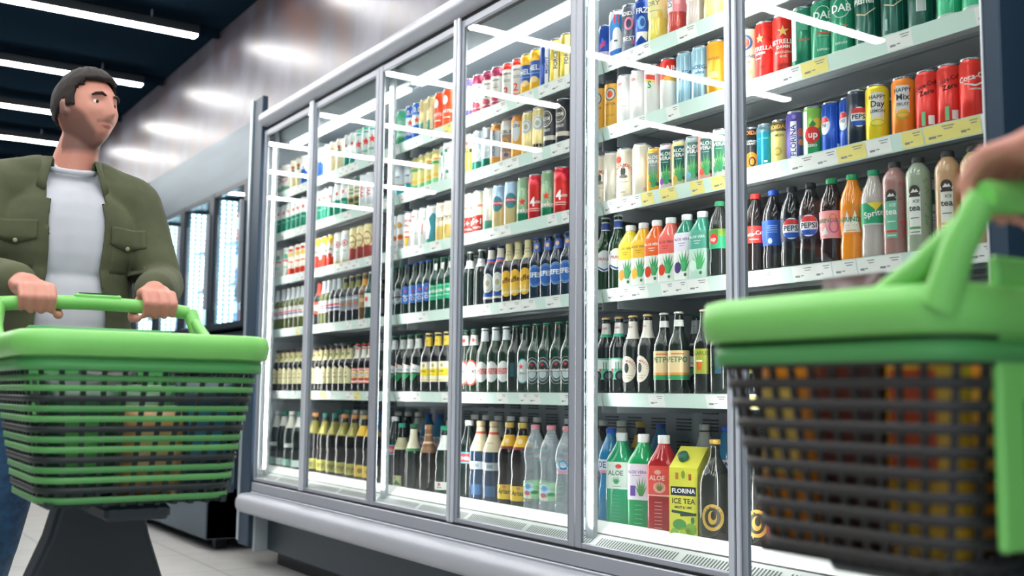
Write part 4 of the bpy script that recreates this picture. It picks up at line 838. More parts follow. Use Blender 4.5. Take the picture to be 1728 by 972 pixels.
# bottles for the top shelf right (short drinks bottles)
def shortb(n, look, glass, lab, art): bot(n, look, 'bb', glass, '#f0f0f0', 30, 'juice_bottle', label=(84, 176, lab), art=art)
D['jyel'] = D['jred'] = D['jora'] = D['jpale'] = None
bot('jyel', 'large pale yellow drink bottle', 'p5', '#e8da5a', '#e8e8e8', 30, 'juice_bottle', label=(82, 150, '#efe6a0'), art=[('R', 0, 104, 46, 2, '#8f8a5a'), ('R', 16, 92, 16, 18, '#e8d24a'), ('T', 'DRY', -8, 128, 16, 0, '#8a8a70')])
bot('jred', 'red drink bottle with upright grey lettering', 'p5', '#c8443a', '#e8e8e8', 30, 'juice_bottle', label=(74, 150, '#ef8f98'), art=[('R', -14, 112, 20, 72, '#e9e6e8'), ('T', 'DRY', -14, 112, 17, 90, '#7b7c82'), ('R', 12, 112, 18, 30, '#f0b4b8')])
bot('jora', 'clear drink bottle with orange label', 'p5', '#d4c4bc', '#e8e8e8', 30, 'juice_bottle', label=(82, 150, '#e9d8cc'), art=[('R', 0, 122, 34, 26, '#f2a468'), ('R', 0, 122, 24, 2, W)])
bot('jpale', 'pale yellow clear drink bottle', 'p5', '#d8cc80', '#e8e8e8', 30, 'juice_bottle', label=(90, 150, '#e4dca8'), art=[('R', 0, 122, 34, 26, '#cfc88a')])
# row four, beers and sodas
bot('olw', 'olive green bottle with white label', 'ln', '#59602a', '#dfe0dc', label=(62, 122, '#ecece6', 70), neck=(164, 222, '#d5dbde'), art=[('R', 0, 96, 34, 8, '#d8404a'), ('R', 0, 84, 40, 7, '#5a50a8'), ('E', 0, 110, 9, 7, '#c9ccc8')])
bot('redn', 'bottle with red neck and red label', 'ln', '#14181a', '#7a2222', label=(60, 124, '#e2542e', 70), neck=(160, 220, '#dd5548'), art=[('R', 0, 92, 40, 30, '#f0e2d2')])
bot('dkrb', 'dark bottle with white, red and blue label', 'ln', '#101c1c', '#dfe4e4', label=(66, 124, '#e9eaea', 66), neck=(172, 222, '#d5dbde'), art=[('R', 0, 96, 44, 10, '#d83a44'), ('R', 0, 80, 44, 9, '#5348a4')])
bot('dkgy', 'dark bottle with grey label and olive neck', 'ln', '#262a30', '#c9b88a', label=(56, 126, '#8d9297', 80), neck=(166, 200, '#8a8a50'), art=[('E', 4, 88, 13, 10, '#b9744c'), ('R', 0, 112, 44, 9, '#c2c6c8'), ('R', 0, 64, 44, 7, '#a9a6b8')])
bot('ambb', 'amber bottle with tan label', 'ln', '#6a4a2c', '#c9b88a', label=(60, 120, '#a0805a', 70), neck=(166, 200, '#d8a04a'), art=[('R', 0, 96, 30, 18, '#d0b48c')])
bot('grnb', 'green bottle with white label and red dot', 'ln', '#143a34', '#dfe4e4', label=(60, 124, '#dfe8e6', 66), art=[('E', 0, 96, 11, 12, '#d8404a')])
bot('hsb', 'green bottle with grey round label', 'ln', '#14302a', '#2f8a60', art=[('E', 0, 88, 25, 36, '#8f9ca2'), ('O', 0, 88, 20, 29, 3, '#dfe6e8'), ('S', -4, 96, 7, '#e2483a'), ('R', 0, 84, 40, 7, '#27323a')])
bot('hbb', 'green bottle with blue label and red star', 'ln', '#14302a', '#2456b0', art=[('E', 0, 88, 27, 40, '#3a6ec0'), ('S', 0, 104, 9, '#e2483a'), ('T', 'einek', 0, 84, 9, W), ('O', 0, 68, 9, 8, 3, W)], rot=34)
bot('carl', 'green bottle with wide bright green label', 'ln', '#163c30', '#2f8a60', label=(48, 112, '#2fa878', 100), neck=None, art=[('T', 'Carlsberg', 0, 86, 13, 4, W), ('R', 0, 66, 60, 3, '#a8e0c4'), ('R', 0, 106, 60, 2, '#a8e0c4'), ('P', [(-4, 178), (6, 176), (8, 206), (-6, 204)], '#eef2ee')], rot=34)
bot('peron', 'green bottle with white neck label', 'ln', '#10201c', '#b5c4bc', neck=(158, 190, '#e4ebe8'), neckart=[('R', 0, 176, 16, 4, '#cf5a4a')], label=None, art=[('R', 0, 120, 2, 2, '#27403a')])
bot('krom', 'dark bottle with white disc label and blue band', 'ln', '#122238', '#27365a', label=(30, 44, '#2a54ae', 60), neck=(164, 216, '#dcd8c8', (172, 180, '#2a58c0'), (165, 171, '#cf3a5c')), art=[('E', 0, 84, 26, 38, '#dfe2da'), ('O', 0, 84, 20, 30, 2, '#9aa4ac'), ('E', 0, 84, 9, 12, '#b4a884'), ('R', 0, 26, 54, 8, '#e6e0cc')], rot=26)
bot('leff', 'dark bottle with yellow arched label', 'ln', '#1c1a20', '#d8c684', neck=(160, 222, '#d2c89c'), neckart=[('R', 0, 196, 20, 3, '#8f8660'), ('R', 0, 184, 20, 3, '#8f8660')], art=[('E', -4, 72, 30, 50, '#efb93c'), ('R', -2, 46, 54, 26, '#e8c060'), ('R', 0, 38, 54, 10, '#efe0a8'), ('T', 'effe', -4, 84, 20, 12, '#3a2c14')], rot=34)
bot('efes', 'blue bottle with large white lettering', 'ln', '#16263a', '#2a4a8a', neck=(176, 210, '#3a62b4'), neckart=[('E', 0, 194, 7, 8, '#e8b48a')], art=[('E', 0, 84, 30, 40, '#2a5ea8'), ('O', 0, 84, 30, 40, 2, '#a9c4e0'), ('T', 'EFES', 0, 88, 17, W), ('O', 0, 84, 26, 34, 1.5, '#8fb0d8')], rot=34)
bot('praha', 'green bottle with blue neck band and white label', 'st', '#123a20', '#dfe6ea', neck=(206, 232, '#3a55a8', (204, 208, '#e6ecee'), (230, 234, '#e6ecee')), art=[('E', 0, 100, 31, 36, '#eef0ee'), ('R', 0, 118, 50, 20, '#eef0ee'), ('T', 'PRAGA', 0, 106, 10, '#c04a60'), ('P', [(-26, 84), (0, 72), (26, 84), (24, 78), (0, 66), (-24, 78)], '#2a58b0')], rot=36)
def aloeb(n, look, glass, top, fruit, white='#eeefe9', kind='a5', leaf='#2f9a5c', txt='#8a7a2a', letter='ALOE VERA', cap='#f2f3f2', lower=2, **k):
    h = 148 if kind == 'a5' else 205
    s = h / 148
    L = [('R', 0, h*.42, 1, 1, white)]
    bot(n, look, kind, glass, cap, 32, 'juice_bottle', label=(lower, h*.62, white), sleeve=((h*.62, h, top),), art=[('T', letter, 0, h*.86, 7.5*s, 0, txt), ('R', 0, h*.78, 24*s, 1.6*s, txt), ('R', 0, h*.73, 16*s, 1.6*s, txt), ('A', 8*s, h*.20, 44*s, 66*s, leaf), ('A', 5*s, h*.2, 30*s, 54*s, '#57b070'), ('E', -14*s, h*.28, 12*s, 17*s, fruit), ('E', 12*s, h*.13, 5*s, 5*s, '#3f7a4f')], **k)
aloeb('aly', 'square bottle with yellow top and orange fruit', '#e0cf3a', '#f0d434', '#f09a34'); aloeb('alyo', 'square bottle with golden top and mango', '#f0b52c', '#f2c030', '#f2bc4a')
aloeb('alor5', 'square bottle with orange top and pomegranate', '#ee6a2a', '#f06a2a', '#e0452c', txt='#ffffff'); aloeb('alco', 'square bottle with coral top and strawberry', '#ee7468', '#ee6a62', '#e2482c', txt='#8a3a34')
aloeb('alpu', 'square bottle with white and violet label', '#2f8a74', '#e4e0ea', '#4f3a7a', txt='#6a4a9a'); aloeb('algr', 'square translucent green bottle with aloe leaves', '#3f9c84', '#4f9c88', '#cfe4d8', white='#b9d6c8', leaf='#4fae6a', txt='#dff0e8')
bot('sev5', 'dark clear bottle with green cap and lime label', 'p5', '#2a2f2c', '#45b078', 20, 'soda_bottle', label=(84, 142, '#2fae7c'), sleeve=((120, 142, '#b4d64a'),), art=[('E', -8, 112, 15, 16, '#dd3a2c'), ('T', 'up', -8, 112, 12, W)])
def soda(n, look, glass, cap, label, art, rot=32, **k): bot(n, look, 'p5', glass, cap, rot, 'soda_bottle', label=label, art=art, **k)
soda('coke5', 'cola bottle with red cap and red label', '#1e1412', '#d8342e', (84, 132, '#dc3a30'), [('T', 'Coca-Cola', 0, 110, 12, 8, W), ('R', 0, 94, 26, 2, W)])
soda('pep5b', 'cola bottle with blue cap and plain blue label', '#1b1a20', '#2a55c4', (70, 140, '#2358b8'), [('R', 0, 124, 28, 2, '#9ab8e8'), ('R', 0, 118, 28, 2, '#9ab8e8'), ('R', 0, 112, 28, 2, '#9ab8e8'), ('R', 0, 106, 28, 2, '#9ab8e8'), ('E', -6, 82, 6, 8, '#c4d6f2')])
soda('pep5', 'cola bottle with black cap and round badge', '#15171c', '#23282e', (74, 138, '#1c2740'), [('E', 0, 108, 26, 29, '#e8eef4'), ('P', [(-23, 119), (23, 119), (15, 133), (-15, 133)], '#dd3a3c'), ('P', [(-23, 97), (23, 97), (15, 83), (-15, 83)], '#2a58c0'), ('T', 'PEPSI', 0, 108, 14, '#1d2433')])
soda('mirp', 'soda bottle with pink label and green cap', '#2a1a1c', '#2fa868', (66, 138, '#f0a0a4'), [('T', 'MIRINDA', -8, 112, 11, '#2f7a5a'), ('O', 12, 96, 13, 17, 4, '#c86aa0'), ('O', 10, 122, 9, 8, 3, '#ee7a3a'), ('P', [(-26, 76), (-10, 96), (-2, 76)], W)])
soda('miro', 'orange soda bottle with green cap', '#f08f1e', '#2fa868', (70, 134, '#f08a2a'), [('P', [(-24, 74), (-10, 130), (0, 96), (10, 130), (24, 74)], '#f6efe2'), ('T', 'MIRINDA', 0, 106, 12, '#2f7a5a'), ('R', 0, 78, 26, 4, '#f4c08a')])
soda('spri', 'clear soda bottle with green label and cap', '#b8b0aa', '#2fa878', (84, 140, '#23a070'), [('P', [(-16, 140), (24, 140), (6, 120)], '#f0d63a'), ('T', 'Sprite', 0, 112, 15, 10, W), ('R', 0, 86, 60, 4, '#c8d8d2')])
def ice(n, look, glass, panel, fg, spots, cap='#3a3a3a'):
    rnd = random.Random(len(n) + ord(n[-1])); sp = [('E', rnd.uniform(22, 60), rnd.uniform(40, 180), 2.2, 3.2, spots) for _ in range(46)]
    bot(n, look, 'it', glass, cap, 20, 'iced_tea_bottle', label=None, art=[('R', 0, 96, 28, 104, panel), ('E', 0, 150, 13, 14, '#3d3532'), ('P', [(-9, 146), (-2, 155), (2, 150), (5, 154), (10, 146)], '#e8e4de'), ('R', 0, 138, 26, 6, '#3d3532'), ('T', 'ICE', 4, 124, 7, fg), ('T', 'tea', 0, 108, 15, fg), ('R', 0, 84, 20, 2, fg), ('R', 0, 60, 26, 6, spots), ('R', 0, 50, 22, 2, fg)] + sp)
ice('itr', 'iced tea bottle with red dots and green panel', '#a47a74', '#6fb89a', '#f2f4f0', '#d8403c'); ice('itg', 'iced tea bottle with green dots and white panel', '#9aa690', '#e6e8e2', '#3d3f3c', '#5f9a5c'); ice('ito', 'iced tea bottle with orange dots', '#c8a078', '#e6e4dc', '#3d3f3c', '#f08a2c')
# row five
bot('blcr', 'black bottle with cream label', 'ln', '#14100f', '#3a2420', label=(40, 106, '#e6dfae', 58), neck=(160, 210, '#ded9a4'), neckart=[('E', 0, 186, 7, 8, '#7a7a48'), ('R', 0, 204, 16, 4, '#b8403a')], art=[('P', [(-29, 106), (29, 106), (0, 126)], '#e6dfae'), ('R', 0, 72, 20, 5, '#8a7f54'), ('R', 0, 92, 14, 5, '#c05a48')])
bot('rwl', 'black bottle with white label and red circle', 'ln', '#14100f', '#c43a34', label=(40, 112, '#f0ece2', 84), neck=(160, 214, '#e4e0d2'), neckart=[('R', 0, 206, 20, 8, '#d0403a')], art=[('R', 0, 110, 84, 4, '#d8403c'), ('R', 0, 42, 84, 4, '#d8403c'), ('O', 0, 78, 30, 27, 5, '#dd5a3c'), ('E', 0, 78, 20, 16, '#ecc46a'), ('R', 0, 78, 56, 10, '#c2ccd2'), ('R', 0, 60, 34, 8, '#d8303a')])
bot('wgl', 'dark bottle with slanted white and green label', 'st', '#141f1c', '#2f7a5a', neck=(190, 232, '#d9deda'), neckart=[('R', 0, 214, 16, 2, '#a0a8a4')], art=[('P', [(-32, 128), (-32, 88), (32, 84), (32, 112)], '#eef0ec'), ('E', -14, 114, 7, 9, '#e0503c'), ('P', [(-30, 84), (26, 80), (-6, 46), (-30, 54)], '#2f8a54'), ('T', 'Tuborg', 0, 98, 9, '#5a8a90')])
bot('yell', 'dark bottle with bright yellow label', 'st', '#14181c', '#e0c890', neck=(196, 236, '#f0d04a'), label=(44, 128, '#f4ecd0', 80), art=[('R', 0, 84, 80, 30, '#f2d634'), ('E', 0, 112, 7, 8, '#b4a868'), ('R', -4, 88, 30, 7, '#b09a1c'), ('R', 0, 52, 60, 3, '#e4c050')], neckart=[('R', 0, 218, 14, 8, '#e0a83a')])
bot('becks', 'green bottle with red and white oval label', 'st', '#1a2e1e', '#3a6a5a', neck=(188, 228, '#e8eae4'), neckart=[('E', 0, 208, 7, 9, '#dd4a3c')], art=[('E', 0, 78, 31, 50, '#f0efe8'), ('O', 0, 78, 31, 50, 7, '#dd5040'), ('R', 0, 82, 58, 18, '#f0efe8'), ('T', "BECK'S", 0, 82, 12, '#1a1d20')], rot=34)
bot('stell', 'green bottle with white label and red banner', 'st', '#1c3626', '#dfe6e4', neck=(200, 240, '#dfe6e8'), art=[('E', 0, 80, 28, 40, '#eceeea'), ('R', 10, 92, 40, 24, '#eceeea'), ('R', 0, 82, 46, 22, '#d8302e'), ('T', 'STELLA', 0, 86, 8, W), ('T', 'ARTOIS', 0, 76, 7, W)], rot=30)
bot('plain', 'dark green bottle without front label', 'st', '#1a2420', '#2f6a50', label=(60, 110, '#2f5560', 20))
bot('hzero', 'green bottle with pale oval label and red star', 'st', '#183226', '#2a7a52', art=[('E', 0, 80, 30, 46, '#3f8a90'), ('E', 0, 80, 26, 42, '#d5dcda'), ('S', -6, 96, 12, '#e0402e'), ('T', 'Silver', 0, 72, 8, '#3f8a90')], rot=34)
bot('heinb', 'green bottle with dark oval ring label', 'st', '#18382a', '#1f7a50', art=[('O', 0, 80, 31, 48, 1.6, '#aeb8b8'), ('E', 0, 80, 28, 44, '#243434'), ('O', 0, 80, 24, 38, 5, '#98a6a4'), ('E', 0, 70, 15, 18, '#b4c4c6'), ('S', -2, 102, 8, '#e2382c'), ('R', 0, 82, 60, 12, '#1c2426'), ('T', 'Heineken', 0, 82, 10, W), ('S', 0, 232, 4, '#e2382c')], rot=34)
bot('truck', 'dark bottle with mint green picture label', 'st', '#141c1c', '#c9ab74', neck=(186, 232, '#e6e8e2', (186, 196, '#2fae84')), neckart=[('T', 'craft', 0, 216, 8, '#d0505c')], label=(46, 116, '#7ad0b0', 92), art=[('R', 10, 96, 60, 30, '#e6efe8'), ('R', -22, 88, 26, 40, '#dff0e8'), ('R', 8, 88, 3, 30, '#2f8a70'), ('R', 16, 88, 3, 30, '#2f8a70'), ('E', -16, 58, 16, 17, '#20282c'), ('E', 22, 58, 16, 17, '#20282c'), ('E', -16, 58, 9, 10, '#5a6468'), ('E', 22, 58, 9, 10, '#5a6468'), ('R', -4, 76, 6, 10, '#e0583c')])
bot('mort5', 'dark bottle with white half round label', 'st', '#1c2420', '#c9ab74', neck=(176, 232, '#e4ded2'), neckart=[('T', 'birra', 0, 214, 6, '#c8604c')], art=[('E', 0, 78, 33, 42, '#efe6d4'), ('C', 'BIRRA MORETTI', 0, 76, 28, 7, 172, 6, '#b8403a'), ('E', 0, 82, 9, 16, '#2a3432'), ('R', 0, 58, 44, 2, '#d0b47a'), ('T', 'RICETTA', 0, 50, 5, '#c09a5a')], rot=6)
bot('retro', 'bottle with peach label and green capital lettering', 'st', '#16241c', '#c9ccc2', label=(44, 132, '#ecd2a0', 96), art=[('R', 0, 52, 96, 14, '#2f9a60'), ('R', 0, 62, 96, 7, '#ee9a44'), ('T', 'PETPO', 0, 104, 16, '#1f8a60'), ('R', 0, 122, 40, 4, '#e07a3c')], neck=(206, 226, '#e6e8e2'), rot=38)
bot('pint', 'dark bottle with olive label and beer glass', 'st', '#161c18', '#d8c0a0', label=(60, 134, '#9aa03a', 56), art=[('T', 'GLARUS', 0, 120, 11, '#4a5a24'), ('P', [(-10, 98), (10, 98), (7, 72), (-7, 72)], '#c8642c'), ('R', 0, 98, 20, 5, '#f2ead8')])
# bottom row
bot('bdark', 'tall dark bottle with silver label band', 'pb', '#1a2826', '#e2e4dc', label=(118, 140, '#cfd6d0'), neck=(224, 288, '#dcdcd0'), sleeve=((20, 56, '#7fb8a4', 120),))
bot('bdarkt', 'tall dark bottle with teal cap', 'pb', '#16241f', '#2a9a84', label=(20, 56, '#cfe4dc', 120), neck=(232, 284, '#e4e6e0'))
def my(n, look, cap): bot(n, look, 'pb', '#1c1a16', cap, label=(24, 78, '#b9b44a', 120), neck=(206, 272, '#8a8438'), neckart=[('P', [(-12, 212), (12, 212), (0, 256)], '#cfc46a')], art=[('T', 'my', 0, 54, 26, '#4a4220'), ('R', 0, 74, 118, 3, '#d8d47a'), ('R', 0, 30, 118, 3, '#d8d47a')], rot=34)
my('bmy', 'tall dark bottle with olive label and orange cap', '#d8945a'); my('bmyg', 'tall dark bottle with olive label and green cap', '#1f7a68')
bot('bari', 'tall dark bottle with yellow labels', 'pb', '#1e1c1c', '#d0b070', label=(24, 78, '#e8c63a', 120), neck=(214, 262, '#f0c43a'), art=[('E', 12, 52, 14, 12, '#8a7a30')])
bot('bcoke', 'tall dark bottle with turquoise and red label', 'pb', '#10201e', '#e6e8e6', label=(148, 182, '#d8424e'), sleeve=((182, 187, '#4ac0d0'), (143, 148, '#4ac0d0')), art=[('T', 'Coca', 0, 165, 18, W)])
bot('sgreen', 'slim dark bottle with small yellow green label', 'pl', '#141c1c', '#3fae98', label=(10, 56, '#d4d69a', 46), neck=(170, 222, '#d9d4a8'), art=[('P', [(-20, 16), (0, 38), (20, 16)], '#1f7a5a'), ('T', 'U', -8, 46, 12, '#2f4a3a')])
bot('sgreen2', 'slim dark bottle with pale neck and green cap', 'pl', '#12201c', '#1f6a48', neck=(170, 262, '#dfd9bf', (168, 180, '#2f8a4c')))
bot('sbrown', 'dark bottle with brown patterned neck', 'pl', '#161210', '#a87a54', neck=(168, 266, '#8a6448', (206, 214, '#d9c2a0'), (240, 246, '#c9a27c')))
bot('stara', 'dark bottle with white collar and white label', 'pl', '#12261e', '#23a078', label=(24, 56, '#dfe6dc', 90), neck=(186, 246, '#dfe6e2'), art=[('E', 0, 46, 8, 7, '#d06a72'), ('T', 'Stara', 0, 34, 8, '#5a6a62')])
bot('zago', 'blue tinted bottle with pale paper neck', 'pb', '#1f3a56', '#c9b490', 26, label=(126, 156, '#cfd6da', 130), neck=(196, 290, '#dcd2b4', (262, 272, '#c8503c')), art=[('R', 8, 141, 26, 14, '#8fa0ac'), ('R', 10, 48, 44, 40, '#3a6a9a')], neckart=[('R', 0, 230, 30, 4, '#b0a078')])
bot('arian', 'dark bottle with yellow collar and yellow label', 'pb', '#1c1614', '#d9b95a', 30, label=(28, 82, '#e8c42c', 130), neck=(222, 266, '#efb92c', (214, 224, '#7a2420')), art=[('T', 'Ariana', 4, 56, 18, '#3a2a14'), ('E', 0, 74, 8, 6, '#c87a6a')], neckart=[('E', 0, 244, 10, 9, '#f2dca0')])
def water(n, look, cap, lab, art, col='#e6f2f6'): bot(n, look, 'w15', col, cap, 26, 'water_bottle', label=lab, art=art, clear=True, ribs=True)
water('water', 'clear water bottle with green label and pink cap', '#ec9aa4', (44, 106, '#9fdc94'), [('E', -6, 82, 24, 20, '#b8dcec'), ('E', -6, 88, 12, 10, '#6aa4cc'), ('E', -10, 64, 13, 8, '#e0567c'), ('E', 20, 68, 13, 6, '#2f8a4c'), ('T', 'BEBE', -6, 50, 11, W)])
water('waterp', 'clear water bottle with pink and blue label', '#ec9aa4', (146, 182, '#dff0fa'), [('R', 0, 152, 90, 10, '#f0a8c0'), ('O', 0, 176, 18, 16, 5, '#3aa0d8'), ('T', 'devin', 0, 164, 9, '#2a4a9a')])
bot('devin', 'blue water bottle with white lettered label', 'w15', '#2a86b8', '#2458c8', 30, 'water_bottle', label=(170, 206, '#f0f2f4'), sleeve=((162, 171, '#ee9ab0'),), art=[('T', 'DEVIN', 0, 188, 20, '#2a44a8')])
def al15(n, look, glass, lab, art, cap='#eef0ee'): bot(n, look, 'a15', glass, cap, 32, 'juice_bottle', label=lab, art=art, facets=None)
al15('al15g', 'large green square bottle with white label', '#23a06e', (118, 204, '#dfeee0'), [('T', 'ALOE', -4, 168, 15, '#4a5a4c'), ('E', 6, 190, 11, 7, '#dd4638'), ('A', -2, 134, 30, 26, '#3f9a5c'), ('R', 0, 126, 30, 2, '#7a9a80')] + [('R', -2, 20 + 11*k, 26, 1.2, '#55bd90') for k in range(8)])
al15('al15p', 'large green square bottle with violet grape label', '#1a9c5c', (92, 204, '#eae4f0'), [('T', 'ALOE VERA', -6, 178, 9, '#6a4a9a'), ('R', -8, 168, 30, 2, '#8a70b0'), ('A', 8, 104, 40, 62, '#57a860')] + [('E', -24 + 5*(k % 3), 132 - 6*(k // 3), 4.2, 4.2, '#6a50a4') for k in range(15)] + [('R', 0, 20 + 14*k, 26, 1.6, '#7ad0a0') for k in range(5)])
al15('al15r', 'large red square bottle with pale aloe emblem', '#a81e24', (112, 204, '#e2504a'), [('T', 'ALOE', -6, 166, 14, '#f6dcd4'), ('E', -4, 184, 11, 7, '#f0b4a8'), ('E', 2, 138, 20, 17, '#f0a89c'), ('A', 2, 128, 30, 28, '#7a8a4c'), ('R', 0, 114, 80, 4, '#f0c4bc')] + [('R', -2, 16 + 11*k, 24, 1.8, '#e8a49c') for k in range(8)])
D['carton'] = ('drink_carton', 'carton', 'yellow green carton with dark screw cap', carton_parts, {}, 22)
bot('jug', 'dark broad bottle with round gold badge', 'jg', '#20241e', '#c8a04a', 46, 'beer_bottle', art=[('E', -6, 70, 34, 38, '#2c2c22'), ('O', -6, 70, 34, 38, 10, '#b8983c'), ('E', -6, 70, 13, 20, '#b8983c'), ('E', -3, 76, 8, 13, '#20241e'), ('C', 'CAMINO', -6, 70, 29, 5, 150, 30, '#2c2c22')], neck=None)
DW = {'a15': 43, 'w15': 42, 'pb': 44, 'pl': 37, 'bb': 42, 'jg': 48, 'it': 30, 'p5': 32.5, 'st': 33.5, 'ln': 30.5, 'a5': 31.5}

PROTO = {}
def product(n, label, loc, rz, group=None):
    objname, cat, look, fn, args, _ = D[n]
    if n not in PROTO: PROTO[n] = [(pn, gg.mesh(pn)) for pn, gg in fn(**args)]
    t = thing(objname, label, cat, loc, rz, group)
    for pn, me in PROTO[n]:
        o = bpy.data.objects.new(pn, me); COL.objects.link(o); o.parent = t
    return t
PS = 0.96
DOORN = ['leftmost', 'second', 'third', 'fourth', 'fifth', 'rightmost']
SHN = [None, 'top', 'second', 'third', 'fourth', 'fifth', 'bottom']
ORD = ['first', 'second', 'third', 'fourth', 'fifth', 'sixth', 'seventh', 'eighth', 'ninth', 'tenth', 'eleventh', 'twelfth', 'thirteenth']
rnd = random.Random(11)
for (dr, sh), items in ROWS.items():
    z0 = SHZ[sh] - 0.0018
    cnt = {}
    for _, n in items: cnt[n] = cnt.get(n, 0) + 1
    seen = {}; placed = []
    todo = []
    for i, (x, n) in enumerate(items):
        d = D[n]; kind = d[4].get('kind', '')
        r = (CAN[kind][0] if kind in CAN else DW.get(kind, 46)) / 1000 * PS
        if kind in ('a5', 'a15'): r *= 1.02
        y = 0
        rz = radians(d[5] + rnd.uniform(-7, 7))
        seen[n] = seen.get(n, 0) + 1
        where = '%s shelf, %s door' % (SHN[sh], DOORN[dr - 1])
        if cnt[n] > 1: lab = '%s, %s from left of its kind, %s' % (d[2], ORD[seen[n] - 1], where)
        else: lab = '%s, %s' % (d[2], where)
        if len(lab.split()) > 16: lab = lab.replace(' from left of its kind', ' of its kind')
        if len(lab.split()) > 16: lab = lab.replace(' of its kind', ' of them')
        if len(lab.split()) > 16: lab = lab.replace(' of them', '')
        if len(lab.split()) > 16: print('LONG', lab)
        zz = z0 if sh < 6 else 0.500
        if kind in ('a5', 'a15') or n == 'carton': rz = radians((26 if sh == 6 else 14) + rnd.uniform(-2, 2)) if n != 'carton' else radians(22)
        todo.append((n, lab, x, r, zz, rz, '%ss on the %s shelf behind the %s door' % (d[1], SHN[sh], DOORN[dr - 1])))
    # neighbours that overlap by a few millimetres are eased apart first
    xs = [t_[2] for t_ in todo]; x0s = xs[:]
    for it in range(60):
        for k in range(len(xs) - 1):
            d_ = todo[k][3] + todo[k + 1][3] + .0006 - (xs[k + 1] - xs[k])
            if 0 < d_ < 0.022:
                for q, sg in ((k, -1), (k + 1, 1)):
                    xs[q] = max(x0s[q] - .014, min(x0s[q] + .014, xs[q] + sg * d_ * .3))
    for (n, lab, _, r, zz, rz, grp), X in reversed(list(zip(todo, xs))):
        # one that would still touch its right-hand neighbour stands a little further back
        y0 = (2.0965 if sh < 6 else 2.107) + r
        for k in range(70):
            y = y0 + k * .003; x = max(X * y / y0, X0 + 0.034 + r)
            if all((x - px)**2 + (y - py)**2 >= (r + pr + .0003)**2 for px, py, pr in placed): break
        else: print('PLACE', n, sh, dr)
        placed.append((x, y, r)); t = product(n, lab, (x, y, zz), rz, group=grp); t.scale = (PS, PS, PS)
# second row of bottles, glimpsed between and above the front ones
BACK = {4: ['dkgy', 'hbb', 'peron', 'krom', 'efes', 'stell'], 5: ['blcr', 'wgl', 'stell', 'heinb', 'plain'], 6: ['bdark', 'bdarkt', 'bcoke', 'bdark', 'devin']}
for sh in (4, 5, 6):
    for dr in range(1, 7):
        a, b = EX[dr - 1] + 0.06, EX[dr] - 0.05
        n = 8 if sh < 6 else 6
        for k in range(n):
            nm = rnd.choice(BACK[sh])
            if sh == 4 and dr >= 5: nm = rnd.choice(['pep5', 'coke5', 'alpu', 'spri'])
            if sh == 6 and dr == 4: nm = ['bcoke', 'bdark', 'bcoke', 'bdark', 'arian', 'devin'][k]
            if sh == 6 and dr == 5: nm = ['bdark', 'devin', 'devin', 'al15g', 'devin', 'al15r'][k]
            if sh == 6 and dr == 3: nm = ['bcoke', 'bcoke', 'bdark', 'bcoke', 'bdark', 'bcoke'][k]
            x = a + (b - a) * (k + 0.5) / n
            zz = SHZ[sh] - 0.0018 if sh < 6 else 0.500
            d = D[nm]
            product(nm, '%s, second row, %s shelf, %s door' % (d[2], SHN[sh], DOORN[dr - 1]), (x, 2.33 if sh < 6 else 2.42, zz), radians(rnd.uniform(-20, 60)), 'second row: %s, %s shelf, %s door' % (d[2], SHN[sh], DOORN[dr - 1]))

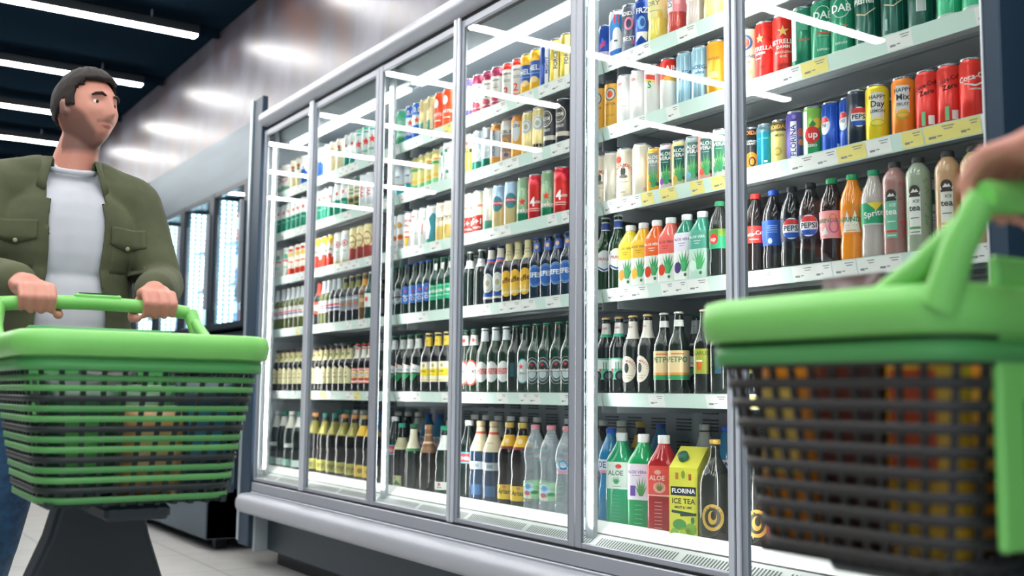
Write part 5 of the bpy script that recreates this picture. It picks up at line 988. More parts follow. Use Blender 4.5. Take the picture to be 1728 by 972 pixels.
# ================================================================== SHOPPING CARTS
def rrect(hx, hy, rc, n=6):
    P = []
    for cx, cy, a0 in ((hx - rc, hy - rc, 0), (-hx + rc, hy - rc, 90), (-hx + rc, -hy + rc, 180), (hx - rc, -hy + rc, 270)):
        for k in range(n + 1):
            a = radians(a0 + 90 * k / n); P.append((cx + rc * cos(a), cy + rc * sin(a), cos(a), sin(a)))
    return P
GREEN = mat('#7cc765', 0.38, name='green_plastic'); GREEN2 = mat('#4f9a55', 0.45, name='green_plastic'); CARTD = mat('#20272d', 0.5, name='dark_plastic')
def cart(label, loc, rz, slat, rib, rearpanel, N=10, zb=0.69, lx=1.0):
    t = thing('shopping_cart', label, 'shopping cart', loc, rz)
    zt = 0.985
    def at(z):
        k = (z - zb) / (zt - zb); return 0.175 + 0.045 * k, 0.170 + 0.050 * k, 0.06
    g = G()
    for i in range(N):
        z = zb + 0.008 + (zt - zb - 0.035) * i / (N - 1); hx, hy, rc = at(z)
        g.sweep([(0.0, z - 0.0055), (0.005, z - 0.0055), (0.005, z + 0.0055), (0.0, z + 0.0055)], rrect(hx, hy, rc), slat[i % len(slat)], closed=True)
    a = rrect(*at(zb), 6); b = rrect(*at(zt - 0.01), 6)
    def seg(P, t_):
        L = [0]
        for i in range(len(P)): p, q = P[i], P[(i + 1) % len(P)]; L.append(L[-1] + sqrt((p[0]-q[0])**2 + (p[1]-q[1])**2))
        d = t_ * L[-1]
        for i in range(len(P)):
            if L[i + 1] >= d: p, q = P[i], P[(i + 1) % len(P)]; k = (d - L[i]) / max(1e-9, L[i+1] - L[i]); return [p[j] + (q[j] - p[j]) * k for j in range(4)]
    for i in range(44):
        p, q = seg(a, (i + .5) / 44), seg(b, (i + .5) / 44); w = 0.0045
        tx, ty = -p[3], p[2]; V = []
        for (r, z) in ((p, zb), (q, zt - 0.01)):
            for s, o in ((-w, -0.004), (w, -0.004), (w, 0.001), (-w, 0.001)): V.append((r[0] + tx*s + r[2]*o, r[1] + ty*s + r[3]*o, z))
        g.add(V, [(0, 1, 2, 3), (7, 6, 5, 4), (0, 4, 5, 1), (1, 5, 6, 2), (2, 6, 7, 3), (3, 7, 4, 0)], rib)
    for k in range(-5, 6):
        g.box(k * 0.031 - 0.005, k * 0.031 + 0.005, -0.165, 0.165, zb - 0.004, zb + 0.006, rib); g.box(-0.17, 0.17, k * 0.031 - 0.005, k * 0.031 + 0.005, zb - 0.006, zb + 0.004, rib)
    g.obj('basket', t)
    g = G(); g.sweep([(0, zt - 0.018), (0.008, zt - 0.026), (0.020, zt - 0.022), (0.024, zt), (0.020, zt + 0.018), (0.006, zt + 0.022), (-0.006, zt + 0.012), (-0.006, zt - 0.01)], rrect(0.215, 0.215, 0.06, 8), GREEN, closed=True)
    g.sweep([(0.002, zt - 0.050), (0.012, zt - 0.050), (0.012, zt - 0.030), (0.002, zt - 0.030)], rrect(0.212, 0.212, 0.06, 8), GREEN2, closed=True)
    g.obj('rim', t)
    g = G(); pts = []
    for k in range(17):
        u = -1 + 2 * k / 16; pts.append((-0.265 + 0.012 * u * u, 0.20 * u, 1.092 - 0.012 * u * u))
    g.tube(pts, 0.0155, GREEN, 12)
    g.obj('handle', t)
    for s in (-1, 1):
        g = G()
        P = [(-0.20, s * 0.212, zt), (-0.225, s * 0.212, zt + 0.05), (-0.253, s * 0.203, 1.08)]
        g.tube(P, [0.022, 0.018, 0.016], GREEN, 10); g.tube([(-0.10, s * 0.215, zt + .004), (-0.17, s * 0.214, zt + 0.035), (-0.225, s * 0.208, zt + 0.07)], [0.014, 0.013, 0.012], GREEN, 10); g.obj('handle_bracket', t)
    g = G(); g.box(-0.222, -0.208, -0.15, 0.15, 0.76, zt + 0.05, rearpanel, c=0.004)
    for k in range(5): g.box(-0.2235, -0.207, -0.12 + 0.05 * k, -0.085 + 0.05 * k, 0.80, 0.90, GREEN2)
    g.obj('rear_flap', t)
    g = G(); g.box(-0.275, -0.255, -0.05, 0.05, 1.098, 1.112, GREEN, c=0.004); g.box(-0.272, -0.258, -0.04, 0.04, 1.112, 1.114, CARTD); g.obj('coin_lock', t)
    # chassis: flaring dark pedestal, base frame, casters
    g = G(); V = []
    for z, y, x0, x1 in ((zb + 0.01, 0.075, -0.21, -0.12), (0.60, 0.10, -0.22, -0.13), (0.48, 0.145, -0.235, -0.15), (0.34, 0.175, -0.25, -0.17), (0.16, 0.19, -0.27, -0.18)):
        V += [(x0, -y, z), (x1, -y, z), (x1, y, z), (x0, y, z)]
    F = [(3, 2, 1, 0)]
    for k in range(4):
        o = 4 * k
        for j in range(4): F.append((o + j, o + 4 + j, o + 4 + (j + 1) % 4, o + (j + 1) % 4)[::-1])
    F.append((16, 17, 18, 19)); g.add(V, F, CARTD); o = g.obj('pedestal', t); bevel(o, 0.012, 3)
    g = G(); g.box(-0.20, 0.16, -0.06, 0.06, zb - 0.035, zb - 0.006, CARTD, c=0.008); g.obj('basket_support', t)
    g = G()
    for s in (-1, 1): g.tube([(-0.24, s * 0.17, 0.17), (0.0, s * 0.165, 0.16), (0.26, s * 0.13, 0.155)], 0.017, CARTD, 10)
    g.tube([(0.25, -0.13, 0.155), (0.27, 0, 0.155), (0.25, 0.13, 0.155)], 0.017, CARTD, 10); g.obj('base_frame', t)
    for x, y in ((-0.23, -0.17), (-0.23, 0.17), (0.24, -0.13), (0.24, 0.13)):
        g = G(); w = G(); w.lathe([(0.0, -0.014), (0.045, -0.014), (0.052, -0.010), (0.052, 0.010), (0.045, 0.014), (0.0, 0.014)], BLKR, 20, cap0=False, cap1=False)
        Mx = Matrix.Translation((x, y, 0.052)) @ Matrix.Rotation(pi / 2, 4, 'X')
        w.v = [tuple(Mx @ Vector(p)) for p in w.v]; wo = w.obj('wheel', t)
        for s in (-1, 1): g.box(x - 0.012, x + 0.012, y + s * 0.019 - 0.002, y + s * 0.019 + 0.002, 0.045, 0.125, ALU2)
        g.box(x - 0.016, x + 0.016, y - 0.022, y + 0.022, 0.125, 0.145, ALU2); g.obj('caster_fork', wo)
    for ch in t.children:                                        # shorter cart: a shorter body on wheels that stay round
        if lx != 1.0:
            if ch.name.startswith('wheel'):
                xo = sum(v.co.x for v in ch.data.vertices) / len(ch.data.vertices)
                for m_ in [ch] + list(ch.children):
                    for v in m_.data.vertices: v.co.x += xo * (lx - 1)
            else:
                for v in ch.data.vertices: v.co.x *= lx
    return t
C1 = (-2.21, 0.53); C2 = (-0.738, 1.07)
cart('green shopping cart with green lattice basket pushed by the man in olive jacket', (C1[0], C1[1], 0), 0, [mat('#4c8a4c', 0.5), mat('#1d2725', 0.5), mat('#5a9a55', 0.5)], mat('#1f2927', 0.5), GREEN2, 15, 0.695)
cart('green-rimmed shopping cart with dark ribbed basket of snacks in right foreground', (C2[0], C2[1], 0), pi, [mat('#2c2a2a', 0.5)], mat('#2c2a2a', 0.5), GREEN, 11, 0.735, 0.74)
def pack(name, label, cat, x, y, z, w, d, h, col, col2, rz=0, group=None):
    """soft goods packet: pillowed front, crimped top"""
    g = G(); n = 10; V = []; F = []
    m = mat(col, 0.35, name='packet_film')
    for s in (-1, 1):
        for j in range(n + 1):
            for i in range(n + 1):
                u, v = -1 + 2*i/n, j / n
                pf = (1 - u*u) ** 0.5 * min(1, 4 * (1 - v)) ** 0.6 * min(1, 5 * v + .55) if abs(u) < 1 else 0
                V.append((u * w/2, s * (0.003 + d/2 * max(0, pf)), v * h))
    K = (n + 1) ** 2
    for s in (0, 1):
        for j in range(n):
            for i in range(n):
                a = s*K + j*(n+1) + i; f = (a, a+1, a+n+2, a+n+1); F.append(f if s == 0 else f[::-1])
    rim = [i for i in range(n+1)] + [j*(n+1)+n for j in range(1, n+1)] + [n*(n+1)+i for i in range(n-1, -1, -1)] + [j*(n+1) for j in range(n-1, 0, -1)]
    for i in range(len(rim)): a, b = rim[i], rim[(i+1) % len(rim)]; F.append((a, a + K, b + K, b))
    g.add(V, F, m, True)
    t = thing(name, label, cat, (x, y, z), rz, group); g.obj('wrapper', t)
    for s in (-1, 1):
        q = G()
        def P(u, v): return (u * w/2, s * (0.0042 + d/2 * (1 - u*u) ** 0.5 * min(1, 4*(1-v)) ** .6), v * h)
        VV = [P(-.62 + 1.24*i/6, .30 + .42*j/4) for j in range(5) for i in range(7)]
        q.add(VV, [(j*7+i, j*7+i+1, (j+1)*7+i+1, (j+1)*7+i) for j in range(4) for i in range(6)], mat(col2, 0.4)); q.obj('front_print', t)
    return t
goods2 = [('orange snack bag at the front of the foreground cart', '#e08a24', '#f3d06a', .13, 0.13, .06, .25), ('dark brown coffee bag in the middle of the foreground cart', '#3a1c16', '#6a3024', .02, .13, .07, .29),
          ('yellow crisps bag beside the dark coffee bag', '#d9a62c', '#c4502c', -.10, .13, .06, .26), ('brown bread bag at the rear of the foreground cart', '#9a6a34', '#d09a4c', .13, .03, .08, .24),
          ('red brown biscuit bag behind the coffee bag', '#7a2e22', '#d98a3c', .02, .03, .07, .28), ('golden noodle bag behind the yellow crisps', '#c98a2a', '#eec45a', -.10, .03, .07, .25),
          ('orange cereal bag on the far side of foreground cart', '#d9752a', '#f0b85a', .12, -.09, .07, .30), ('dark red coffee bag on the far side of foreground cart', '#4a1c1a', '#a84a2c', 0.0, -.09, .07, .27)]
for lab, c, c2, x, y, d, h in goods2:
    pack('snack_bag', lab, 'snack bag', C2[0] - x * 0.74, C2[1] - y, 0.742, 0.085, d, h, c, c2, pi + random.uniform(-.12, .12), 'packets in the foreground cart')
goods1 = [('dark green salad bag at the front of the far cart', '#1f4a34', '#5fae58', .12, -.10, .06, .20), ('tan bread bag at the front of the far cart', '#b98a58', '#d9b27a', .12, .03, .07, .17),
          ('dark blue packet beside the bread bag', '#1f3a4a', '#3f7a9a', .12, .13, .05, .22), ('dark packet behind the salad bag', '#1f2b2e', '#3f5a4a', -.02, -.09, .07, .23), ('green packet in the middle of the far cart', '#2a5a3a', '#7ab86a', -.02, .05, .08, .21),
          ('black packet at the rear of the far cart', '#15191b', '#3c4a44', -.13, 0.0, .07, .24)]
for lab, c, c2, x, y, d, h in goods1:
    pack('grocery_bag', lab, 'grocery bag', C1[0] + x, C1[1] + y, 0.702, 0.12, d, h, c, c2, pi / 2 + random.uniform(-.1, .1), 'packets in the far cart')

# ================================================================== PEOPLE
def remesh(g, vox, smooth=6, dec=None):
    me = g.mesh('surface'); o = bpy.data.objects.new('surface', me); COL.objects.link(o)
    r = o.modifiers.new('r', 'REMESH'); r.mode = 'VOXEL'; r.voxel_size = vox
    s = o.modifiers.new('s', 'SMOOTH'); s.iterations = smooth; s.factor = 0.5
    dg = bpy.context.evaluated_depsgraph_get(); dg.update()
    out = bpy.data.meshes.new_from_object(o.evaluated_get(dg))
    bpy.data.objects.remove(o); bpy.data.meshes.remove(me)
    out.materials.clear(); return out
def finish(me, name, parent, mats, fn=None, smooth=True):
    for m in mats: me.materials.append(m)
    me.polygons.foreach_set('use_smooth', [smooth] * len(me.polygons))
    if fn: me.polygons.foreach_set('material_index', [fn(p.center, p.normal) for p in me.polygons])
    me.name = name; o = bpy.data.objects.new(name, me); COL.objects.link(o); o.parent = parent; return o
def ex(a, b): return math.exp(-(a * a)) * math.exp(-(b * b))
def head_pt(d, grow=0.0):
    x, y, z = d.x * 0.098, d.y * 0.076, d.z * 0.116
    if z > 0 and x < 0: x *= 1.06
    t = max(0.0, -z / 0.116)
    y *= 1 - 0.27 * t * t
    if x > 0: x *= 1 - 0.08 * t
    elif z < -0.02: x *= 1 - 0.42 * min(1, t * 1.1)
    f = 0.0
    if x > 0.02:
        ay = abs(y)
        f += 0.022 * ex(y / 0.012, (z + 0.024) / (0.016 if z < -0.024 else 0.026)) + 0.007 * ex(y / 0.009, (z - 0.012) / 0.02)
        f += 0.006 * ex((ay - 0.012) / 0.007, (z + 0.030) / 0.008)
        f -= 0.012 * ex((ay - 0.031) / 0.017, (z - 0.012) / 0.013)
        f += 0.006 * ex((ay - 0.028) / 0.024, (z - 0.036) / 0.009)
        f += 0.005 * ex((ay - 0.046) / 0.018, (z + 0.018) / 0.02)
        f += 0.007 * ex(y / 0.022, (z + 0.056) / 0.0065) + 0.007 * ex(y / 0.020, (z + 0.070) / 0.0075) - 0.003 * ex(y / 0.02, (z + 0.063) / 0.003)
        f -= 0.004 * ex(y / 0.025, (z + 0.083) / 0.007) + 0.004 * ex((ay - .05) / .02, (z + .06) / .025)
        f += 0.011 * ex(y / 0.024, (z + 0.102) / 0.014)
    p = Vector((x + f, y, z)); return p + d.normalized() * grow
def head_geo(g, M, m, nu=96, nv=72):
    V = []; F = []
    for j in range(nv + 1):
        ph = -pi/2 + pi*j/nv
        for i in range(nu):
            t = 2*pi*i/nu; d = Vector((cos(ph)*cos(t), cos(ph)*sin(t), sin(ph))); V.append(M @ head_pt(d))
    for j in range(nv):
        for i in range(nu): F.append((j*nu+i, j*nu+(i+1) % nu, (j+1)*nu+(i+1) % nu, (j+1)*nu+i))
    g.add(V, F, m, True)
    for s in (-1, 1):
        R = Matrix.Rotation(radians(18 * s), 4, 'Z') @ Matrix.Rotation(radians(-12), 4, 'Y')
        c = Vector((-0.006, s * 0.079, 0.0)); e = G(); e.ellipsoid((0, 0, 0), (0.017, 0.007, 0.031), m, None, 16, 10)
        e.ellipsoid((0.008, -s*0.004, -0.016), (0.010, 0.008, 0.012), m, None, 12, 8)
        g.add([M @ (c + (R @ Vector(p))) for p in e.v], e.f, m, True)
def hand(g, wrist, bx, y, bz, side, m):
    """right/left hand closed over a bar that runs along y at (bx, bz)"""
    W_ = Vector(wrist); B = Vector((bx, y, bz))
    K = B + Vector((-0.028, 0, 0.030))                      # knuckle line centre
    pal = (W_ + K) / 2
    g.limb(W_, 0.026, (W_ + K) / 2 + Vector((0, 0, 0.002)), 0.026, m)
    for q in (-0.027, -0.009, 0.009, 0.027):
        g.limb(W_ + Vector((0.012, q * 0.6, 0)), 0.017, K + Vector((0, q * 1.12, 0)), 0.0125, m)
    for i, (q, L) in enumerate(((0.031, .92), (0.0105, 1.0), (-0.0100, .96), (-0.030, .80))):
        q *= side                                            # index finger lies towards the other hand
        k0 = K + Vector((0, q, 0.002)); r = 0.0093 - 0.0006 * (i == 3)
        k1 = B + Vector((0.010 * L, q * 1.02, 0.0285)); k2 = B + Vector((0.0285, q * 1.02, 0.004)); k3 = B + Vector((0.018, q * 1.0, -0.0245 * L))
        g.limb(k0, r + .0015, k1, r, m, 12); g.limb(k1, r, k2, r - .0006, m, 12); g.limb(k2, r - .0006, k3, r - .0014, m, 12)
    s = side
    t0 = W_ * 0.55 + K * 0.45 + Vector((0, 0.024 * s, -0.012)); t1 = B + Vector((-0.034, 0.046 * s, -0.010)); t2 = B + Vector((-0.012, 0.052 * s, -0.0285)); t3 = B + Vector((0.008, 0.044 * s, -0.030))
    g.limb(t0, 0.015, t1, 0.0118, m, 12); g.limb(t1, 0.0118, t2, 0.0104, m, 12); g.limb(t2, 0.0104, t3, 0.0088, m, 12)
def skin_material(c):
    m = bpy.data.materials.new('skin'); m.use_nodes = True; nt = m.node_tree; b = nt.nodes['Principled BSDF']
    at_ = nt.nodes.new('ShaderNodeAttribute'); at_.attribute_name = 'beard'; mx = nt.nodes.new('ShaderNodeMixRGB')
    nz = nt.nodes.new('ShaderNodeTexNoise'); nz.inputs['Scale'].default_value = 14; m2 = nt.nodes.new('ShaderNodeMixRGB')
    m2.inputs[1].default_value = (*lin(c), 1); m2.inputs[2].default_value = (*lin('#bd7766'), 1)
    tc = nt.nodes.new('ShaderNodeTexCoord'); nt.links.new(tc.outputs['Object'], nz.inputs['Vector'])
    nt.links.new(nz.outputs['Fac'], m2.inputs[0]); nt.links.new(m2.outputs[0], mx.inputs[1]); mx.inputs[2].default_value = (*lin('#4e3a34'), 1)
    mu = nt.nodes.new('ShaderNodeMath'); mu.operation = 'MULTIPLY'; mu.inputs[1].default_value = 0.75
    nt.links.new(at_.outputs['Fac'], mu.inputs[0]); nt.links.new(mu.outputs[0], mx.inputs[0]); nt.links.new(mx.outputs[0], b.inputs['Base Color'])
    b.inputs['Roughness'].default_value = 0.5; b.inputs['Subsurface Weight'].default_value = 0.08; b.inputs['Subsurface Radius'].default_value = (0.02, 0.008, 0.004)
    return m
def person(label, loc, rz, hands_y, head_rot, top, hy0=0.0, hb=0.464, skin='#cf9480', vox=0.0042, legs=((-0.10, -0.13, .50, -0.38, -0.14, .17), (0.16, 0.10, .50, 0.20, 0.10, .10)), hair=True):
    t = thing('person', label, 'person', loc, rz); HB = hb
    SK = mat(skin, 0.5, name='skin'); g = G()
    bx, bz = HB, 1.092
    E = {}; Wt = {}
    for s, hy in ((-1, hands_y[0]), (1, hands_y[1])):
        E[s] = Vector((0.085, s * 0.235 + (hy - s * .14) * .2, 1.18)); Wt[s] = Vector((bx - 0.085, hy + s * 0.012, bz + 0.040))
    HM = Matrix.Translation((0.035, hy0, 1.632)) @ Matrix.Scale(0.90, 4) @ Matrix.Rotation(radians(head_rot[0]), 4, 'Z') @ Matrix.Rotation(radians(head_rot[1]), 4, 'Y')
    # body: one continuous surface
    g.ellipsoid((0, 0, .95), (.115, .165, .13), SK); g.ellipsoid((0, 0, 1.10), (.10, .148, .15), SK); g.ellipsoid((0.0, 0, 1.29), (.115, .170, .17), SK)
    g.limb((-.012, -.135, 1.415), .058, (-.012, .135, 1.415), .058, SK); g.limb((-.015, 0, 1.42), .066, (.026, hy0 * .9, 1.580), .048, SK)
    for s in (-1, 1):
        g.limb((0, s*.06, 1.46), .045, (-.01, s*.165, 1.42), .045, SK)
        g.limb((-.005, s*.185, 1.405), .053, E[s], .041, SK); g.limb(E[s], .042, E[s].lerp(Wt[s], .35), .041, SK); g.limb(E[s].lerp(Wt[s], .35), .041, Wt[s], .0265, SK)
        hand(g, Wt[s], bx, hands_y[0] if s < 0 else hands_y[1], bz, -s, SK)
    for s, L in ((-1, legs[0]), (1, legs[1])):
        hip = Vector((0, s*.09, .90)); kn = Vector(L[:3]); an = Vector(L[3:])
        g.limb(hip, .088, kn, .055, SK); g.limb(kn, .055, kn.lerp(an, .3) + Vector((-.012, 0, 0)), .056, SK); g.limb(kn.lerp(an, .3) + Vector((-.012, 0, 0)), .055, an, .036, SK)
    head_geo(g, HM, SK)
    me = remesh(g, vox, 3); HI = HM.inverted()
    BM = skin_material(skin)
    lip = mat('#a9625a', 0.45, name='lips')
    def mm(c, n):
        p = HI @ c
        return 1 if (p.x > .082 and abs(p.y) < .023 and -0.075 < p.z < -0.052) else 0
    at_ = me.color_attributes.new('beard', 'FLOAT_COLOR', 'POINT')
    for i, v in enumerate(me.vertices):
        p = HI @ v.co; k = 0.0
        if -0.14 < p.z < 0.03 and abs(p.y) < .09 and p.x > -0.035:
            edge = -0.080 + max(0, abs(p.y) - .018) * 1.25 if abs(p.y) < .05 else -0.040 + (abs(p.y) - .05) * 1.6
            k = max(0, min(1, (edge - p.z) / .014 + .5)) * max(0, min(1, (p.z + .135) / .02))
            if abs(p.y) < .032 and p.x > .07: k = max(k, max(0, 1 - abs(p.z + .045) / .008) * .8)
        at_.data[i].color = (k, k, k, 1)
    finish(me, 'body', t, [BM, lip], mm)
    for s in (-1, 1):
        e = G(); e.ellipsoid((0.0692, s*0.031, 0.011), (.0118, .0118, .0118), mat('#e9e4e0', 0.2), None, 20, 14)
        e.lathe([(0.0062, 0), (0.0052, 0.0012), (0.0025, 0.0016), (0, 0.0018)], mat('#2a1c16', 0.15), 14)
        nn = 15 * 1 + 0
        # turn the iris disc to face forwards
        k0 = len(e.v) - 4 * 14
        for q in range(k0, len(e.v)): x, y, z = e.v[q]; e.v[q] = (0.0692 + 0.0105 + z, s*0.031 + x, 0.011 + y)
        e.v = [tuple(HM @ Vector(p)) for p in e.v]; e.obj('eye', t)
        b = G(); b.tube([HM @ Vector(p) for p in ((0.0935, s*.012, .031), (0.094, s*.026, .036), (0.086, s*.042, .033), (0.078, s*.050, .028))], [.003, .0045, .0038, .002], mat('#2a1d18', 0.8), 8); b.obj('eyebrow', t)
    if hair:
        nu, nv = 72, 48; V = []; F = []; keep = []
        for j in range(nv + 1):
            ph = -pi/2 + pi*j/nv
            for i in range(nu):
                a = 2*pi*i/nu; d = Vector((cos(ph)*cos(a), cos(ph)*sin(a), sin(ph))); p = head_pt(d)
                nz_ = noise.noise(Vector((a*9, ph*5, 1.3)))
                gr = 0.007 + 0.012 * max(0, d.z) + 0.004 * nz_ + (0.010 * max(0, d.x) if d.z > .6 else 0)
                V.append((p, HM @ (p + d * gr)))
        for j in range(nv):
            for i in range(nu):
                q = (j*nu+i, j*nu+(i+1) % nu, (j+1)*nu+(i+1) % nu, (j+1)*nu+i); c = sum((V[k][0] for k in q), Vector()) / 4
                line = 0.070 if c.x > 0.055 else (0.070 - (0.055 - c.x) * 0.9 if c.x > 0.0 else 0.0205 - (-c.x) * 1.0)
                if c.x > 0.012 and c.x < .03 and c.z > -.005: line = min(line, .0)
                if c.z > line: F.append(q)
        h = G(); h.add([v[1] for v in V], F, mat('#1d1613', 0.75, name='hair'), True)
        me = h.mesh('hair'); bm = bmesh.new(); bm.from_mesh(me); bmesh.ops.delete(bm, geom=[v for v in bm.verts if not v.link_faces], context='VERTS'); bm.to_mesh(me); bm.free()
        o = bpy.data.objects.new('hair', me); COL.objects.link(o); o.parent = t
        so = o.modifiers.new('s', 'SOLIDIFY'); so.thickness = 0.012; so.offset = -1
    # trousers
    JE = noisy('denim', '#1d3a58', '#2c5478', 40, (0.7, 0.9), 0, 4); g = G()
    g.ellipsoid((0, 0, .955), (.136, .186, .14), JE); g.limb((0, -.05, .89), .10, (0, .05, .89), .10, JE)
    for s, L in ((-1, legs[0]), (1, legs[1])):
        hip = Vector((0, s*.09, .90)); kn = Vector(L[:3]); an = Vector(L[3:]) + Vector((0, 0, .02))
        g.limb(hip, .106, kn, .074, JE); g.limb(kn, .072, an, .058, JE)
    finish(remesh(g, 0.008, 4), 'trousers', t, [JE])
    for s, L in ((-1, legs[0]), (1, legs[1])):
        g = G(); an = Vector(L[3:]); tilt = -radians(35) if an.z > .13 else 0
        M = Matrix.Translation(an) @ Matrix.Rotation(-tilt, 4, 'Y'); SH_ = mat('#d9dadb', 0.5); SO = mat('#f2f2f2', 0.6)
        g.limb((-.035, 0, -.035), .046, (.06, 0, -.045), .042, SH_); g.limb((.06, 0, -.05), .042, (.14, 0, -.060), .034, SH_); g.limb((-.02, 0, .02), .046, (-.02, 0, -.03), .046, SH_)
        me = remesh(g, .006, 4); me.transform(M)
        o = finish(me, 'shoe', t, [SH_])
        q = G(); q.sweep([(0, -.100), (.004, -.096), (.004, -.078), (0, -.076)], [(x + .055, y, a, b) for x, y, a, b in rrect(.135, .046, .045, 6)], SO, closed=True)
        q.add([(x + .055, y, -.100) for x, y, a, b in rrect(.135, .046, .045, 6)], [list(range(28))[::-1]], SO)
        q.v = [tuple(M @ Vector(p)) for p in q.v]; q.obj('sole', o)
    # shirt
    SHT = noisy('shirt_cloth', top['shirt'], top['shirt2'], 5, (0.8, 0.95), 0, 3, 0.25, (1, 1, 0.6)); g = G()
    g.ellipsoid((0.004, 0, .98), (.128, .176, .13), SHT); g.ellipsoid((0.004, 0, 1.12), (.118, .162, .16), SHT); g.ellipsoid((0.006, 0, 1.29), (.128, .180, .17), SHT)
    g.limb((-.010, -.135, 1.412), .066, (-.010, .135, 1.412), .066, SHT); g.limb((-.012, 0, 1.40), .074, (-.006, 0, 1.435), .072, SHT)
    for s in (-1, 1):
        g.limb((0, s*.06, 1.455), .050, (-.01, s*.165, 1.42), .050, SHT)
        g.limb((-.005, s*.185, 1.405), .062, Vector((-.005, s*.185, 1.405)).lerp(E[s], .62), .058, SHT)
    me = remesh(g, .007, 5)
    finish(me, 'shirt', t, [SHT])
    g = G(); g.tube([(-.006 + .072*cos(a) + .012*cos(a), .069*sin(a), 1.486 - .026*cos(a)) for a in [2*pi*k/28 for k in range(28)]], .008, SHT, 8, closed=True); g.obj('collar_band', t)
    if top.get('jacket'):
        JK = noisy('olive_cotton', top['jacket'], top['jacket2'], 9, (0.8, 0.95), 0, 5, 0.35, (1, 1, 1)); g = G()
        g.ellipsoid((-.002, 0, 1.00), (.145, .188, .20), JK); g.ellipsoid((-.002, 0, 1.14), (.137, .180, .18), JK); g.ellipsoid((0.0, 0, 1.29), (.142, .190, .175), JK)
        g.limb((-.012, -.14, 1.408), .082, (-.012, .14, 1.408), .082, JK)
        for s in (-1, 1):
            g.limb((0, s*.07, 1.452), .058, (-.01, s*.17, 1.418), .062, JK)
            g.limb((-.005, s*.178, 1.400), .070, E[s], .058, JK); g.limb(E[s], .058, E[s].lerp(Wt[s], .86), .045, JK)
            for k in range(3):                               # gathered cloth at the elbow and cuff
                p = E[s].lerp(Wt[s], .12 + .22*k); g.ellipsoid(p, (.058 - .005*k, .058 - .005*k, .018), JK, (Wt[s]-E[s]).to_track_quat('Z', 'Y').to_matrix())
        me = remesh(g, .007, 6)
        bm = bmesh.new(); bm.from_mesh(me); kill = []
        for f in bm.faces:
            c = f.calc_center_median(); n = f.normal
            w = 0.062 + 0.025 * max(0, (1.30 - c.z) / .3) + (0.012 if c.z > 1.38 else 0) + 0.006 * sin(c.z * 25)
            if c.x > 0.0 and abs(c.y - .004) < w and c.z < 1.50 and (c.x > .05 or c.z > 1.38): kill.append(f)
            elif c.z > 1.425 and (c.x + .008) ** 2 + c.y ** 2 < .078 ** 2: kill.append(f)
            elif c.z < .86: kill.append(f)
        bmesh.ops.delete(bm, geom=kill, context='FACES'); 
        loose = [v for v in bm.verts if not v.link_faces]; bmesh.ops.delete(bm, geom=loose, context='VERTS')
        for v in bm.verts:                                       # straighten the cut edges of the opening and the hem
            if v.is_boundary:
                w = 0.062 + 0.025 * max(0, (1.30 - v.co.z) / .3) + (0.012 if v.co.z > 1.38 else 0) + 0.006 * sin(v.co.z * 25)
                if v.co.z < .868: v.co.z = .862
                elif v.co.x > .03 and abs(abs(v.co.y - .004) - w) < .012 and v.co.z < 1.47: v.co.y = .004 + math.copysign(w, v.co.y)
        for v in bm.verts:
            if v.co.z < 1.5: v.co += v.normal * 0.004 * noise.noise(v.co * 11)
        bm.to_mesh(me); bm.free()
        jk = finish(me, 'jacket', t, [JK]); so = jk.modifiers.new('s', 'SOLIDIFY'); so.thickness = .005; so.offset = 0
        bm = bmesh.new(); bm.from_mesh(me); bvh = BVHTree.FromBMesh(bm)
        def patch(y0, y1, z0, z1, nm, lift=.005, point=0.0):
            n = 8; V = []
            for j in range(n + 1):
                for i in range(n + 1):
                    y = y0 + (y1-y0)*i/n; z = z0 + (z1-z0)*j/n
                    if j == 0 and point: z -= point * (1 - abs(2*i/n - 1))
                    h = bvh.ray_cast(Vector((.5, y, z)), Vector((-1, 0, 0)))
                    p = h[0] if h[0] is not None and h[0].x > 0 else Vector((.14, y, z)); V.append((p.x + lift, p.y, p.z))
            q = G(); q.add(V, [(j*(n+1)+i, j*(n+1)+i+1, (j+1)*(n+1)+i+1, (j+1)*(n+1)+i) for j in range(n) for i in range(n)], JK, True)
            o = q.obj(nm, jk); so = o.modifiers.new('s', 'SOLIDIFY'); so.thickness = .004; return V
        for s in (-1, 1):
            y0, y1 = sorted((s*.092, s*.178))
            patch(y0, y1, 1.20, 1.315, 'chest_pocket', .003); patch(y0 - .003, y1 + .003, 1.275, 1.322, 'pocket_flap', .007, .014)
            h = bvh.ray_cast(Vector((.5, s*.135, 1.268)), Vector((-1, 0, 0)))
            if h[0] is not None: b = G(); b.ellipsoid(h[0] + Vector((.013, 0, 0)), (.003, .006, .006), mat('#8d8a6a', .4), None, 10, 6); b.obj('button', jk)
        # fold-over collar
        g = G(); V = []; n = 22
        for k in range(n + 1):
            a = radians(38 + 284 * k / n); c, s_ = cos(a), sin(a); fr_ = max(0, c)
            for rr, z in ((.074, 1.462), (.078, 1.500 - .012*fr_), (.084, 1.507 - .014*fr_), (.098 + .012*fr_, 1.470 - .045*fr_), (.103 + .018*fr_, 1.452 - .060*fr_)):
                V.append((-.010 + rr*c*1.02 + .012*fr_, rr*s_, z))
        g.add(V, [(k*5+j, (k+1)*5+j, (k+1)*5+j+1, k*5+j+1) for k in range(n) for j in range(4)], JK, True)
        o = g.obj('collar', jk); so = o.modifiers.new('s', 'SOLIDIFY'); so.thickness = .004; so.offset = 0
        bm.free()
    return t
person('man in olive jacket over pale grey shirt pushing a green cart, head turned', (-2.965, 0.545, 0), 0, (-0.145, 0.115), (30, -4), dict(shirt='#b9bac2', shirt2='#cbccd2', jacket='#434730', jacket2='#52563c'), hy0=0.03, hb=0.495)
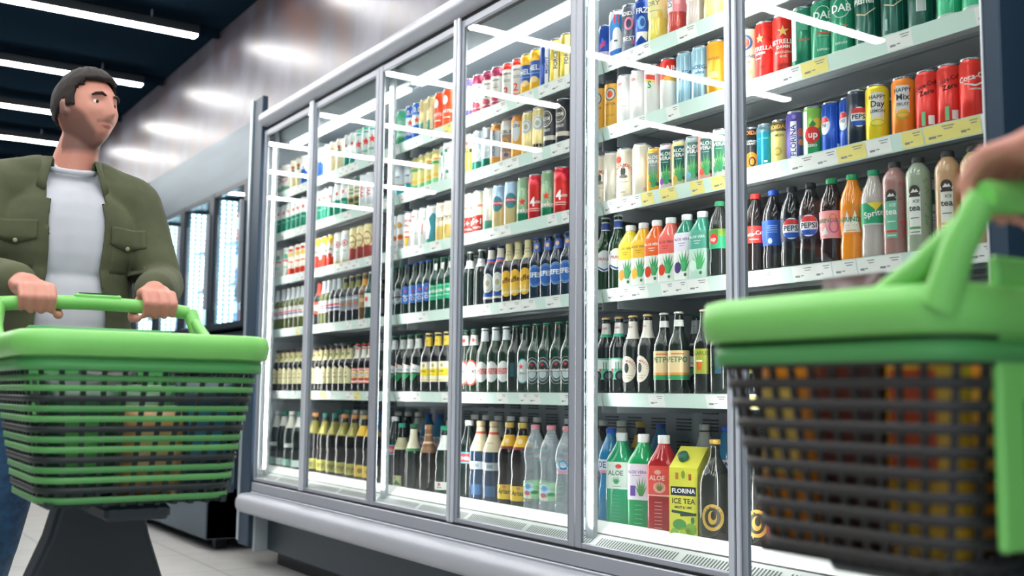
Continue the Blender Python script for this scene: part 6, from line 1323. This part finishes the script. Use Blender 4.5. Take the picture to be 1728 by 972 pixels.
person('shopper at the right frame edge with bare forearm gripping the foreground cart handle', (C2[0] + 0.26 * 0.74 + 0.464, 1.07, 0), pi, (-0.15, 0.165), (0, 0), dict(shirt='#3f4448', shirt2='#4a5054'), vox=0.0048, legs=((0.10, -0.10, .50, 0.14, -0.10, .10), (-0.02, 0.10, .50, -0.10, 0.10, .10)))
